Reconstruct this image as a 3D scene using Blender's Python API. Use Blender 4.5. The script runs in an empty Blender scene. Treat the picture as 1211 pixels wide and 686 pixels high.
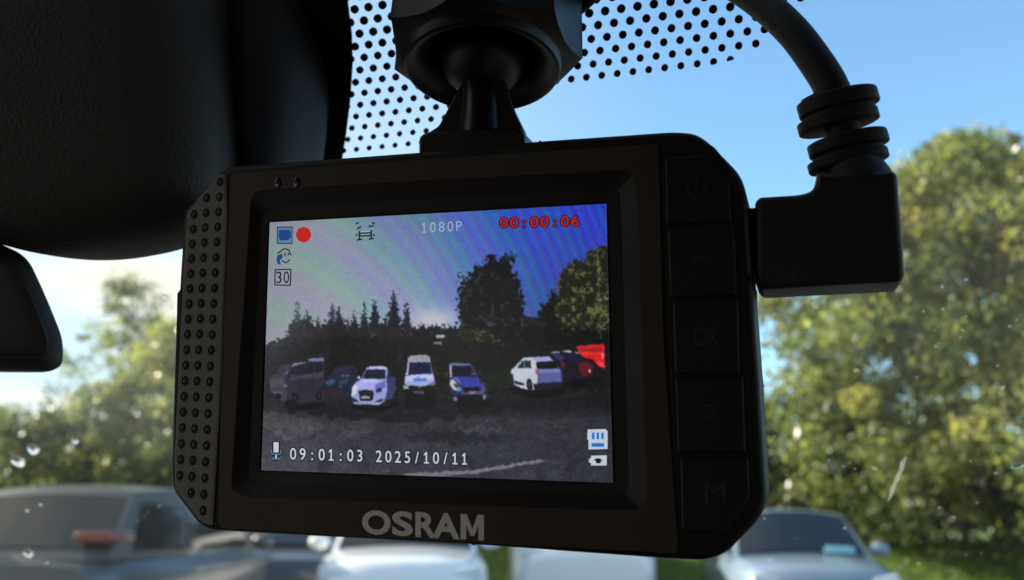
import bpy, bmesh, math, random
import numpy as np
from mathutils import Vector, Matrix
R = math.radians
random.seed(7); rng = np.random.default_rng(11)
sc = bpy.context.scene
col = sc.collection

# ------------------------------------------------------------------ camera
F, CX, CY = 1100.0, 605.5, 343.0          # focal length and centre in photo pixels
PITCH = R(14.1)
EYE = Vector((0, 0, 1.35))
cd = bpy.data.cameras.new('camera'); cam = bpy.data.objects.new('camera', cd); col.objects.link(cam)
cam.location = EYE; cam.rotation_euler = (R(90) + PITCH, 0, 0)
cd.sensor_width = 36; cd.lens = 36 * F / 1211
cd.clip_start = 0.01; cd.clip_end = 3000
cd.dof.use_dof = True; cd.dof.focus_distance = 0.160; cd.dof.aperture_fstop = cd.lens / 1.4
sc.camera = cam

# ------------------------------------------------------------------ world, sun, exposure
SUN_AZ, SUN_EL = R(-71), R(23)            # azimuth measured from +Y (forward), negative = left
w = bpy.data.worlds.new('World'); sc.world = w; w.use_nodes = True
nt = w.node_tree; nt.nodes.clear()
out = nt.nodes.new('ShaderNodeOutputWorld'); bg = nt.nodes.new('ShaderNodeBackground')
sky = nt.nodes.new('ShaderNodeTexSky'); sky.sky_type = 'NISHITA'; sky.sun_disc = False
sky.sun_elevation = SUN_EL; sky.sun_rotation = SUN_AZ; sky.air_density = 1.0; sky.dust_density = 0.25; sky.ozone_density = 3.0
tc = nt.nodes.new('ShaderNodeTexCoord'); mp = nt.nodes.new('ShaderNodeMapping'); mp.inputs['Scale'].default_value = (1.6, 1.6, 4.5)
nz = nt.nodes.new('ShaderNodeTexNoise'); nz.inputs['Scale'].default_value = 2.2; nz.inputs['Detail'].default_value = 6
rp = nt.nodes.new('ShaderNodeValToRGB'); rp.color_ramp.elements[0].position = .38; rp.color_ramp.elements[1].position = .58
mx = nt.nodes.new('ShaderNodeMix'); mx.data_type = 'RGBA'
sp = nt.nodes.new('ShaderNodeSeparateXYZ'); mr = nt.nodes.new('ShaderNodeMapRange')
mr.inputs['From Min'].default_value = 0.02; mr.inputs['From Max'].default_value = -0.42
mm = nt.nodes.new('ShaderNodeMath'); mm.operation = 'MULTIPLY'
L = nt.links.new
L(tc.outputs['Generated'], mp.inputs['Vector']); L(mp.outputs[0], nz.inputs['Vector']); L(nz.outputs['Fac'], rp.inputs[0])
L(tc.outputs['Generated'], sp.inputs[0]); L(sp.outputs['X'], mr.inputs['Value'])
L(rp.outputs['Color'], mm.inputs[0]); L(mr.outputs[0], mm.inputs[1]); L(mm.outputs[0], mx.inputs['Factor'])
mx.inputs['B'].default_value = (3.5, 3.3, 2.7, 1)
hs = nt.nodes.new('ShaderNodeHueSaturation'); hs.inputs['Saturation'].default_value = 1.06; hs.inputs['Hue'].default_value = .492
L(sky.outputs[0], hs.inputs['Color']); L(hs.outputs[0], mx.inputs['A'])
# thin high veil that thickens to the left
ve = nt.nodes.new('ShaderNodeMapRange'); ve.inputs['From Min'].default_value = .16; ve.inputs['From Max'].default_value = -.42; ve.inputs['To Max'].default_value = .75
mv = nt.nodes.new('ShaderNodeMix'); mv.data_type = 'RGBA'; mv.inputs['B'].default_value = (2.15, 2.5, 2.75, 1)
L(sp.outputs['X'], ve.inputs['Value']); L(ve.outputs[0], mv.inputs['Factor']); L(hs.outputs[0], mv.inputs['A']); L(mv.outputs['Result'], mx.inputs['A'])
L(mx.outputs['Result'], bg.inputs[0]); bg.inputs[1].default_value = 0.13; L(bg.outputs[0], out.inputs[0])
sd = bpy.data.lights.new('sun', 'SUN'); sun = bpy.data.objects.new('sun', sd); col.objects.link(sun)
sd.energy = 5.0; sd.angle = R(0.5); sd.color = (1, .91, .78)
sdir = Vector((math.sin(SUN_AZ) * math.cos(SUN_EL), math.cos(SUN_AZ) * math.cos(SUN_EL), math.sin(SUN_EL)))
sun.rotation_euler = sdir.to_track_quat('Z', 'Y').to_euler()
sc.view_settings.view_transform = 'Standard'; sc.view_settings.look = 'None'
sc.view_settings.exposure = 1.42; sc.view_settings.gamma = 1
sc.cycles.max_bounces = 8; sc.cycles.transparent_max_bounces = 24; sc.cycles.sample_clamp_indirect = 4
sc.cycles.caustics_refractive = False; sc.cycles.caustics_reflective = False
sc.cycles.use_denoising = True

# ------------------------------------------------------------------ helpers
CR, CF, CDN = Vector((1, 0, 0)), Vector((0, math.cos(PITCH), math.sin(PITCH))), Vector((0, math.sin(PITCH), -math.cos(PITCH)))
def c2w(v): return EYE + CR * v[0] + CDN * v[1] + CF * v[2]          # camera frame (right, down, forward) -> world
def cdir(v): return CR * v[0] + CDN * v[1] + CF * v[2]
def ray(px, py): return Vector(((px - CX) / F, (py - CY) / F, 1))
def gnd(px, Y, z=0):                                                  # world x of photo column px at depth Y
    zc = Y * math.cos(PITCH) + (z - EYE.z) * math.sin(PITCH)
    return (px - CX) / F * zc

def link(name, me, mat=None, parent=None, smooth=True):
    o = bpy.data.objects.new(name, me); col.objects.link(o)
    if mat:
        for m in (mat if isinstance(mat, (list, tuple)) else [mat]): me.materials.append(m)
    if parent: o.parent = parent
    if smooth:
        me.polygons.foreach_set('use_smooth', [len(p.vertices) < 9 for p in me.polygons])
    return o
def bm_obj(name, bm, mat, parent=None, smooth=True, sharp=35):
    bmesh.ops.recalc_face_normals(bm, faces=bm.faces)
    for e in bm.edges:
        if len(e.link_faces) == 2 and e.calc_face_angle(0) > R(sharp): e.smooth = False
    me = bpy.data.meshes.new(name); bm.to_mesh(me); bm.free()
    return link(name, me, mat, parent, smooth)
def thing(name, label, cat, loc=(0, 0, 0), rot=(0, 0, 0), group=None, mat4=None):
    o = bpy.data.objects.new(name, None); col.objects.link(o); o.empty_display_size = .05
    if mat4 is not None: o.matrix_world = mat4
    else: o.location = loc; o.rotation_euler = rot
    o['label'] = label; o['category'] = cat
    if group: o['group'] = group
    return o
def tag(o, label, cat, group=None):
    o['label'] = label; o['category'] = cat
    if group: o['group'] = group
    return o

def offset_poly(pts, d):
    """inset a closed 2-D outline by d"""
    n = len(pts); A = sum(pts[i][0] * pts[(i + 1) % n][1] - pts[(i + 1) % n][0] * pts[i][1] for i in range(n))
    s = 1 if A > 0 else -1; res = []
    for i in range(n):
        p0, p1, p2 = Vector(pts[i - 1]), Vector(pts[i]), Vector(pts[(i + 1) % n])
        e1, e2 = (p1 - p0).normalized(), (p2 - p1).normalized()
        n1, n2 = Vector((-e1.y, e1.x)) * s, Vector((-e2.y, e2.x)) * s
        b = n1 + n2; k = 1 + n1.dot(n2)
        res.append(tuple(p1 + b * (d / max(k, .35))))
    return res
def round_poly(pts, r, seg=5):
    """round the corners; r one number or one for each point"""
    n = len(pts); res = []
    for i in range(n):
        ri = r[i] if isinstance(r, (list, tuple)) else r
        p0, p1, p2 = Vector(pts[i - 1]), Vector(pts[i]), Vector(pts[(i + 1) % n])
        a, b = (p0 - p1), (p2 - p1)
        k = min(ri, a.length * .48, b.length * .48)
        a, b = p1 + a.normalized() * k, p1 + b.normalized() * k
        for j in range(seg + 1):
            t = j / seg
            res.append(tuple(a * (1 - t) ** 2 + p1 * 2 * t * (1 - t) + b * t * t))
    return res
def slab_bm(outline, y0, y1, bev=.5, seg=4, bevback=None, bm=None):
    """outline in local (x, z); front face at y0, back at y1; rounded edges of radius bev"""
    bm = bm or bmesh.new(); rings = []
    dy = 1 if y1 > y0 else -1
    bb = bev if bevback is None else bevback
    for j in range(seg + 1):
        t = j / seg * math.pi / 2
        rings.append((bev * (1 - math.sin(t)), y0 + dy * bev * (1 - math.cos(t))))
    for j in range(seg + 1):
        t = math.pi / 2 - j / seg * math.pi / 2
        rings.append((bb * (1 - math.sin(t)), y1 - dy * bb * (1 - math.cos(t))))
    vr = []
    for (ins, y) in rings:
        pp = offset_poly(outline, ins) if ins > 1e-6 else outline
        vr.append([bm.verts.new((p[0], y, p[1])) for p in pp])
    n = len(outline)
    for a, b in zip(vr[:-1], vr[1:]):
        for i in range(n): bm.faces.new((a[i], a[(i + 1) % n], b[(i + 1) % n], b[i]))
    bm.faces.new(vr[0]); bm.faces.new(vr[-1])
    return bm
def tube_bm(pts, rad, seg=16, bm=None, caps=True):
    bm = bm or bmesh.new(); pts = [Vector(p) for p in pts]; n = len(pts)
    rad = rad if isinstance(rad, (list, tuple)) else [rad] * n
    prev = None; rings = []
    for i, p in enumerate(pts):
        t = (pts[min(i + 1, n - 1)] - pts[max(i - 1, 0)]).normalized()
        if prev is None: a = t.orthogonal().normalized()
        else: a = (prev - t * prev.dot(t)).normalized()
        prev = a; b = t.cross(a)
        rings.append([bm.verts.new(p + (a * math.cos(2 * math.pi * k / seg) + b * math.sin(2 * math.pi * k / seg)) * rad[i]) for k in range(seg)])
    for r0, r1 in zip(rings[:-1], rings[1:]):
        for k in range(seg): bm.faces.new((r0[k], r0[(k + 1) % seg], r1[(k + 1) % seg], r1[k]))
    if caps: bm.faces.new(rings[0]); bm.faces.new(rings[-1])
    return bm
def lathe_bm(prof, seg=96, rf=None, bm=None, close=False):
    """profile of (r, z); rf(theta, r, z) may change the radius"""
    bm = bm or bmesh.new(); rings = []
    for (r, z) in prof:
        rings.append([bm.verts.new(((rf(2 * math.pi * k / seg, r, z) if rf else r) * math.cos(2 * math.pi * k / seg),
                                    (rf(2 * math.pi * k / seg, r, z) if rf else r) * math.sin(2 * math.pi * k / seg), z)) for k in range(seg)])
    for r0, r1 in zip(rings[:-1], rings[1:]):
        for k in range(seg): bm.faces.new((r0[k], r0[(k + 1) % seg], r1[(k + 1) % seg], r1[k]))
    if close: bm.faces.new(rings[0]); bm.faces.new(rings[-1])
    return bm
def smooth_curve(pts, n=8):
    pts = [Vector(p) for p in pts]; res = []
    P = [pts[0] * 2 - pts[1]] + pts + [pts[-1] * 2 - pts[-2]]
    for i in range(1, len(P) - 2):
        for j in range(n):
            t = j / n; a, b, c, d = P[i - 1], P[i], P[i + 1], P[i + 2]
            res.append(.5 * ((2 * b) + (-a + c) * t + (2 * a - 5 * b + 4 * c - d) * t * t + (-a + 3 * b - 3 * c + d) * t ** 3))
    res.append(pts[-1]); return res

# ------------------------------------------------------------------ materials
def mat(name, base, rough=.5, metal=0, spec=.5, bump=None, emit=None, es=0, coat=0, var=None):
    m = bpy.data.materials.new(name); m.use_nodes = True; t = m.node_tree; b = t.nodes['Principled BSDF']
    b.inputs['Base Color'].default_value = (*base, 1); b.inputs['Roughness'].default_value = rough
    b.inputs['Metallic'].default_value = metal; b.inputs['Specular IOR Level'].default_value = spec
    b.inputs['Coat Weight'].default_value = coat; b.inputs['Coat Roughness'].default_value = .05
    if emit: b.inputs['Emission Color'].default_value = (*emit, 1); b.inputs['Emission Strength'].default_value = es
    c = t.nodes.new('ShaderNodeTexCoord')
    if bump:
        sc_, st, kind = bump
        if kind == 'grain':
            n = t.nodes.new('ShaderNodeTexVoronoi'); n.inputs['Scale'].default_value = sc_; o = n.outputs['Distance']
            n2 = t.nodes.new('ShaderNodeTexNoise'); n2.inputs['Scale'].default_value = sc_ * .6; n2.inputs['Detail'].default_value = 3
            v = t.nodes.new('ShaderNodeVectorMath'); v.operation = 'MULTIPLY_ADD'; v.inputs[1].default_value = (.0012,) * 3
            t.links.new(c.outputs['Object'], n2.inputs['Vector']); t.links.new(n2.outputs['Color'], v.inputs[0]); t.links.new(c.outputs['Object'], v.inputs[2]); t.links.new(v.outputs[0], n.inputs['Vector'])
        else:
            n = t.nodes.new('ShaderNodeTexNoise'); n.inputs['Scale'].default_value = sc_; n.inputs['Detail'].default_value = 4; o = n.outputs['Fac']
            t.links.new(c.outputs['Object'], n.inputs['Vector'])
        bp = t.nodes.new('ShaderNodeBump'); bp.inputs['Strength'].default_value = st; bp.inputs['Distance'].default_value = .3 / sc_
        t.links.new(o, bp.inputs['Height']); t.links.new(bp.outputs[0], b.inputs['Normal'])
    if name in ('black_plastic', 'frame_plastic', 'plug_plastic', 'mount_plastic', 'button_rubber', 'cable_rubber', 'recess_plastic', 'grille_plastic'):
        n = t.nodes.new('ShaderNodeTexNoise'); n.inputs['Scale'].default_value = 1700; n.inputs['Detail'].default_value = 1
        n3 = t.nodes.new('ShaderNodeTexNoise'); n3.inputs['Scale'].default_value = 60; n3.inputs['Detail'].default_value = 3
        r_ = t.nodes.new('ShaderNodeMapRange'); r_.inputs['From Min'].default_value = .66; r_.inputs['From Max'].default_value = .76
        q_ = t.nodes.new('ShaderNodeMapRange'); q_.inputs['From Min'].default_value = .40; q_.inputs['From Max'].default_value = .70
        w_ = t.nodes.new('ShaderNodeMath'); w_.operation = 'MULTIPLY'; x_ = t.nodes.new('ShaderNodeMix'); x_.data_type = 'RGBA'; x_.inputs['A'].default_value = (*base, 1); x_.inputs['B'].default_value = (.055, .052, .048, 1)
        for nn_ in (n, n3): t.links.new(c.outputs['Object'], nn_.inputs['Vector'])
        t.links.new(n.outputs['Fac'], r_.inputs['Value']); t.links.new(n3.outputs['Fac'], q_.inputs['Value']); t.links.new(r_.outputs[0], w_.inputs[0]); t.links.new(q_.outputs[0], w_.inputs[1]); t.links.new(w_.outputs[0], x_.inputs['Factor'])
        t.links.new(x_.outputs['Result'], b.inputs['Base Color'])
        g_ = t.nodes.new('ShaderNodeMapRange'); g_.inputs['To Min'].default_value = rough - .12; g_.inputs['To Max'].default_value = rough + .14; t.links.new(n3.outputs['Fac'], g_.inputs['Value']); t.links.new(g_.outputs[0], b.inputs['Roughness'])
    if var:
        c2, s2 = var
        n = t.nodes.new('ShaderNodeTexNoise'); n.inputs['Scale'].default_value = s2; n.inputs['Detail'].default_value = 5
        r_ = t.nodes.new('ShaderNodeValToRGB'); r_.color_ramp.elements[0].position = .35; r_.color_ramp.elements[1].position = .65
        r_.color_ramp.elements[0].color = (*base, 1); r_.color_ramp.elements[1].color = (*c2, 1)
        t.links.new(c.outputs['Object'], n.inputs['Vector']); t.links.new(n.outputs['Fac'], r_.inputs[0]); t.links.new(r_.outputs[0], b.inputs['Base Color'])
    return m
M = {}
M['shell'] = mat('black_plastic', (.004, .0037, .0034), .5, spec=.3, bump=(1200, .12, 'noise'))
M['frame'] = mat('frame_plastic', (.044, .029, .022), .55, spec=.3, bump=(1400, .15, 'noise'))
M['grille'] = mat('grille_plastic', (.19, .175, .155), .55, bump=(1500, .25, 'noise'))
M['hole_shade'] = mat('hole_shade_black', (.012, .012, .011), .6, spec=.25); M['dot'] = mat('grille_bead', (.03, .029, .027), .4)
M['recess'] = mat('recess_plastic', (.010, .007, .006), .5, spec=.3)
M['button'] = mat('button_rubber', (.005, .005, .005), .5, spec=.3)
M['symbol'] = mat('button_print', (.016, .016, .016), .6)
M['print'] = mat('silver_print', (.80, .76, .73), .5)
M['mount'] = mat('mount_plastic', (.007, .0065, .0065), .42, spec=.35, bump=(1500, .12, 'noise'))
M['gloss'] = mat('smooth_black_plastic', (.006, .006, .007), .28, spec=.4)
M['rubber'] = mat('cable_rubber', (.005, .005, .005), .6, spec=.35, bump=(900, .35, 'noise'))
M['plug'] = mat('plug_plastic', (.005, .005, .005), .5, bump=(1600, .3, 'noise'))
M['copper'] = mat('copper_contact', (.75, .34, .18), .35, metal=1)
M['cover'] = mat('grained_cover_plastic', (.036, .034, .030), .6, bump=(1300, .5, 'grain'))
M['frit'] = mat('frit_enamel', (.004, .004, .004), .6, spec=.2)
M['cabin'] = mat('cabin_fabric', (.105, .078, .06), .95, bump=(300, .3, 'noise'))
M['cabind'] = mat('cabin_dark_plastic', (.03, .027, .025), .7, bump=(300, .3, 'noise'))
M['asphalt'] = mat('asphalt', (.045, .045, .047), .9, bump=(30, .4, 'noise'), var=((.075, .072, .068), 1.3))
M['grass'] = mat('grass_ground', (.07, .115, .024), .95, bump=(12, .6, 'noise'), var=((.12, .16, .035), 1.1))
M['soil'] = mat('bank_soil', (.045, .055, .02), .95, var=((.06, .045, .025), 2))
M['line'] = mat('road_paint', (.7, .7, .68), .7)
M['bark'] = mat('bark', (.045, .036, .026), .9, bump=(14, .6, 'noise'), var=((.08, .068, .055), 6))
M['glassdark'] = mat('car_glass', (.012, .015, .018), .06, spec=.6)
M['tyre'] = mat('tyre', (.02, .02, .02), .8)
M['rim'] = mat('rim', (.45, .45, .46), .3, metal=.9)
M['blacktrim'] = mat('black_trim', (.02, .02, .02), .5)
M['lamp'] = mat('headlamp_glass', (.72, .76, .8), .08, coat=1)
M['redlamp'] = mat('tail_lamp', (.16, .010, .009), .2, coat=1)
M['plate'] = mat('number_plate', (.72, .72, .68), .5)
M['pane_reflection'] = mat('pale_blue_reflection', (.30, .62, .68), .6)
def paint(name, c, rough=.25, coat=.8):
    return mat(name, c, rough, coat=coat)
def leafmat(name, gain=1.0):
    m = bpy.data.materials.new(name); m.use_nodes = True; t = m.node_tree; b = t.nodes['Principled BSDF']
    a = t.nodes.new('ShaderNodeAttribute'); a.attribute_name = 'leaf_colour'
    b.inputs['Roughness'].default_value = .33; b.inputs['Specular IOR Level'].default_value = .5
    t.links.new(a.outputs['Color'], b.inputs['Base Color'])
    tr = t.nodes.new('ShaderNodeBsdfTranslucent'); mixs = t.nodes.new('ShaderNodeMixShader'); mixs.inputs[0].default_value = .52
    h = t.nodes.new('ShaderNodeMix'); h.data_type = 'RGBA'; h.blend_type = 'MULTIPLY'; h.inputs['Factor'].default_value = 1; h.inputs['B'].default_value = (1.5, 1.6, .7, 1)
    t.links.new(a.outputs['Color'], h.inputs['A']); t.links.new(h.outputs['Result'], tr.inputs['Color'])
    t.links.new(b.outputs[0], mixs.inputs[1]); t.links.new(tr.outputs[0], mixs.inputs[2])
    t.links.new(mixs.outputs[0], t.nodes['Material Output'].inputs[0]); return m
M['leaf'] = leafmat('leaves')

# ------------------------------------------------------------------ ground
def sheet(name, x0, x1, y0, y1, zf, m, nx=2, ny=2, kind='structure'):
    bm = bmesh.new(); g = [[bm.verts.new((x0 + (x1 - x0) * i / nx, y0 + (y1 - y0) * j / ny, zf(x0 + (x1 - x0) * i / nx, y0 + (y1 - y0) * j / ny))) for i in range(nx + 1)] for j in range(ny + 1)]
    for j in range(ny):
        for i in range(nx): bm.faces.new((g[j][i], g[j][i + 1], g[j + 1][i + 1], g[j + 1][i]))
    o = bm_obj(name, bm, m); o['kind'] = kind; return o
sheet('ground', -1500, 1500, -300, 2500, lambda x, y: -.01, M['soil'])
sheet('car_park', -60, 60, -30, 13.2, lambda x, y: 0, M['asphalt'])
def bank(x, y):
    t = min(max((y - 13.2) / 4.0, 0), 1); t = t * t * (3 - 2 * t)
    return .03 + .95 * t + .03 * math.sin(x * 1.7) * math.sin(y * 2.3)
sheet('grass_bank', -60, 60, 13.2, 60, bank, M['grass'], 120, 90)
bm = bmesh.new(); bmesh.ops.create_cube(bm, size=1)
for v in bm.verts: v.co = Vector((v.co.x * 120, v.co.y * .14 + 13.15, v.co.z * .14 + .06))
o = bm_obj('kerb', bm, mat('kerb_concrete', (.3, .29, .27), .9)); o['kind'] = 'structure'
bm = bmesh.new()
for k in range(-6, 8):
    x = k * 2.6 - 1.3
    vs = [bm.verts.new(p) for p in ((x, 8.1, .004), (x + .1, 8.1, .004), (x + .1, 12.9, .004), (x, 12.9, .004))]; bm.faces.new(vs)
o = bm_obj('bay_markings', bm, M['line'], smooth=False); o['kind'] = 'structure'
# short grass blades on the bank, right of the cars
def quads_mesh(name, V, cols, m, parent=None, npv=4):
    """V: (n, npv, 3)"""
    n = len(V); me = bpy.data.meshes.new(name)
    me.vertices.add(n * npv); me.loops.add(n * npv); me.polygons.add(n)
    me.vertices.foreach_set('co', V.reshape(-1)); me.loops.foreach_set('vertex_index', np.arange(n * npv, dtype=np.int32))
    me.polygons.foreach_set('loop_start', np.arange(0, n * npv, npv, dtype=np.int32)); me.polygons.foreach_set('loop_total', np.full(n, npv, dtype=np.int32))
    a = me.color_attributes.new('leaf_colour', 'FLOAT_COLOR', 'POINT')
    c = np.ones((n, npv, 4)); c[:, :, :3] = cols[:, None, :]; a.data.foreach_set('color', c.reshape(-1))
    me.update(); return link(name, me, m, parent, smooth=False)
n = 26000
gx = rng.uniform(-2, 14, n); gy = rng.uniform(13.3, 18, n); gz = np.array([bank(a, b) for a, b in zip(gx, gy)])
an = rng.uniform(0, 6.28, n); hh = rng.uniform(.05, .16, n); ww = .012
V = np.zeros((n, 3, 3)); V[:, 0] = np.stack([gx - ww * np.cos(an), gy - ww * np.sin(an), gz - .02], 1); V[:, 1] = np.stack([gx + ww * np.cos(an), gy + ww * np.sin(an), gz - .02], 1)
V[:, 2] = np.stack([gx + rng.normal(0, .03, n), gy + rng.normal(0, .03, n), gz + hh], 1)
gc = np.array([.13, .20, .04]) * rng.uniform(.6, 1.4, (n, 1)) * np.array([1, 1, 1])
o = quads_mesh('grass', V, gc, M['leaf'], npv=3); o['kind'] = 'stuff'; tag(o, 'short sunlit green grass on the bank behind the parked cars', 'grass')

# ------------------------------------------------------------------ trees
GREEN = np.array([.115, .145, .058]); YEL = np.array([.29, .27, .11]); DARK = np.array([.038, .052, .026]); OLIVE = np.array([.20, .215, .095])
def leaves(centres, rad, per, size, cols, cw):
    """clumps of leaf-sized faces"""
    N = len(centres) * per; C = np.repeat(centres, per, 0); rr = np.repeat(rad, per)
    d = rng.normal(0, 1, (N, 3)); d /= np.linalg.norm(d, axis=1)[:, None]; r = rng.uniform(0, 1, N) ** .5
    P = C + d * (r * rr)[:, None] * np.array([1, 1, .75])
    a = rng.normal(0, 1, (N, 3)); a /= np.linalg.norm(a, axis=1)[:, None]
    b = np.cross(a, rng.normal(0, 1, (N, 3))); b /= np.linalg.norm(b, axis=1)[:, None]
    s = size * rng.uniform(.6, 1.3, N)[:, None]
    V = np.stack([P - a * s, P - b * s * .55, P + a * s, P + b * s * .55], 1)
    pick = rng.choice(len(cols), len(centres), p=cw); pick = np.repeat(pick, per)
    sw = rng.uniform(0, 1, N) < .25; pick[sw] = rng.choice(len(cols), sw.sum(), p=cw)
    c = np.array(cols)[pick] * rng.uniform(.7, 1.35, N)[:, None] * np.repeat(rng.uniform(.65, 1.35, len(centres)), per)[:, None]
    return V, c
def make_tree(name, label, cat, x, y, z0, h, rad, prof, nclump, per, size, cols, cw, group, crad=.42, trunk=.16, base=.12, stems=1):
    """prof(t) -> crown radius factor at relative height t"""
    root = thing(name, label, cat, (x, y, z0), group=group)
    bmt = bmesh.new(); ends = []
    for s in range(stems):
        ox = random.uniform(-.3, .3) * (stems > 1) * rad; pts = [Vector((ox * k / 5 + random.uniform(-.04, .04) * h * .2 * (k > 0), random.uniform(-.03, .03) * h * .2, h * .92 * k / 5)) for k in range(6)]
        tube_bm(smooth_curve(pts, 3), [trunk * (1 - .88 * i / 15) for i in range(16)], 8, bmt)
        for k in range(16):
            t = random.uniform(max(base, .12), .9); p = pts[0].lerp(pts[-1], t)
            q = random.uniform(0, 6.28); rr = rad * prof(t + .05) * random.uniform(.6, .95)
            e = p + Vector((math.cos(q) * rr, math.sin(q) * rr, random.uniform(.1, .35) * rr + .1))
            mid = p.lerp(e, .5) + Vector((0, 0, .12 * rr))
            tube_bm([p, mid, e], [trunk * .35 * (1 - t * .6), trunk * .2, .012], 5, bmt)
    bm_obj('trunk', bmt, M['bark'], root)
    cs = []; rs = []
    while len(cs) < nclump:
        t = rng.uniform(base, 1); q = rng.uniform(0, 6.283); r = (rng.uniform(0, 1) ** .42) * rad * prof(t) * (1 + .16 * math.sin(3 * q + 7 * t) + .10 * math.sin(5 * q - 11 * t))
        cs.append((math.cos(q) * r, math.sin(q) * r, t * h)); rs.append(crad * rng.uniform(.45, 1.45))
    V, c = leaves(np.array(cs), np.array(rs), per, size, cols, cw)
    quads_mesh('crown', V, c, M['leaf'], root); return root
def dup(root, loc, s=1, rz=0, label=None):
    r = root.copy(); col.objects.link(r); r.location = loc; r.scale = (s, s, s); r.rotation_euler = (0, 0, rz)
    if label: r['label'] = label
    for ch in root.children:
        c = ch.copy(); col.objects.link(c); c.parent = r
        for g in ch.children: k = g.copy(); col.objects.link(k); k.parent = c
    return r
broad = lambda t: max(0.0, math.sin(math.pi * min(1, (t * .86 + .12)))) ** .75
cone = lambda t: max(.05, 1.05 - t) ** .85
TG = 'trees behind the car park'
make_tree('broadleaf_tree', 'big yellow-green broadleaf tree filling the right side behind the small hatchback', 'tree', gnd(1185, 16, 3), 16.4, .9, 7.35, 4.1,
          lambda t: max(.04, 1.03 - t ** 2.6) ** .85, 680, 150, .070, [GREEN, OLIVE, YEL, DARK], [.36, .34, .18, .12], TG, .46, .2, .05)
make_tree('broadleaf_tree', 'dark green tree just beyond the right edge of the big yellow-green tree', 'tree', gnd(1420, 19), 19.5, .9, 7.4, 3.6, broad, 260, 90, .08, [GREEN, DARK, OLIVE], [.5, .3, .2], TG, .5)
make_tree('wispy_tree', 'tall wispy tree with open branches at far left, below the mirror cover', 'tree', gnd(118, 24, 4), 25, .9, 7.0, 2.1, broad, 90, 60, .07, [GREEN, OLIVE, DARK], [.5, .3, .2], TG, .42, .12, .2)
make_tree('wispy_tree', 'thin leaning tree rising behind the hedge just left of the camera device', 'tree', gnd(222, 27, 4), 28, .9, 6.2, 2.0, broad, 90, 60, .075, [GREEN, OLIVE, DARK], [.4, .4, .2], TG, .42, .1, .2)
make_tree('round_tree', 'round sunlit yellow-green tree left of the camera device above the dark cars', 'tree', gnd(185, 18, 3), 18.6, .9, 4.3, 1.75, broad, 190, 90, .06, [OLIVE, YEL, GREEN], [.5, .25, .25], TG, .36, .1, .05)
c1 = make_tree('conifer', 'narrow dark conifer hidden behind the left half of the camera device', 'tree', gnd(400, 30), 31, .9, 7.0, 1.6, cone, 150, 70, .08, [DARK, GREEN], [.7, .3], TG, .36, .12, .08)
dup(c1, (gnd(470, 32), 33, .9), 1.1, 1, 'second dark conifer, behind the middle of the camera device')
make_tree('dense_tree', 'tall dense dark tree behind the right half of the camera device', 'tree', gnd(640, 20), 20.5, .9, 6.2, 1.9, broad, 200, 80, .07, [DARK, GREEN], [.6, .4], TG, .42, .16, .05)
# bushes
BG = 'bushes along the top of the grass bank'
bl = [(-40, 16.2, 2.6, 1.7, 'low grey-green bush at the far left edge, behind the grey people carrier'), (70, 17.0, 3.0, 1.7, 'dark bush with yellow sprays behind the roof of the grey people carrier'),
      (190, 16.4, 2.7, 1.6, 'dark bush behind the dark saloon, just left of the camera device'), (330, 18.0, 2.7, 1.8, 'bush behind the white hatchback, mostly hidden by the camera device'),
      (520, 18.4, 2.6, 1.9, 'bush behind the white van, hidden by the camera device'), (760, 18.6, 2.5, 1.7, 'low bush left of the silver-blue hatchback, mostly hidden by the camera device'),
      (925, 18.4, 3.0, 1.6, 'yellow-tinged bush directly behind the silver-blue hatchback roof'), (1060, 17.4, 3.1, 1.7, 'dark green bush under the big tree, right of the silver-blue hatchback'),
      (1180, 15.0, 2.2, 1.9, 'dark bush at the right edge above the sunlit grass')]
for i, (px, y, h, r_, lab) in enumerate(bl):
    make_tree('bush', lab, 'bush', gnd(px, y), y + .9, .85, h, r_, lambda t: max(.15, 1 - max(0, t - .35) ** 2 * 1.9), 120, 80, .055,
              [DARK, GREEN, YEL] if i in (1, 6) else [DARK, GREEN, OLIVE], [.4, .4, .2], BG, .36, .05, .02, 3)
for k in range(13):      # distant tree line, individual trees
    px = -500 + k * 170; y = 50 + (k % 3) * 7
    make_tree('distant_tree', 'blurred tree in the far tree line, ' + ['first', 'second', 'third', 'fourth', 'fifth', 'sixth', 'seventh', 'eighth', 'ninth', 'tenth', 'eleventh', 'twelfth', 'thirteenth'][k] + ' from the left', 'tree',
              (px - CX) / F * y, y, 0, 5.2 + (k * 37 % 5) * .5, 6.2, broad, 70, 70, .28, [DARK, GREEN], [.6, .4], 'far tree line', 1.1, .3, .02)

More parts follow.
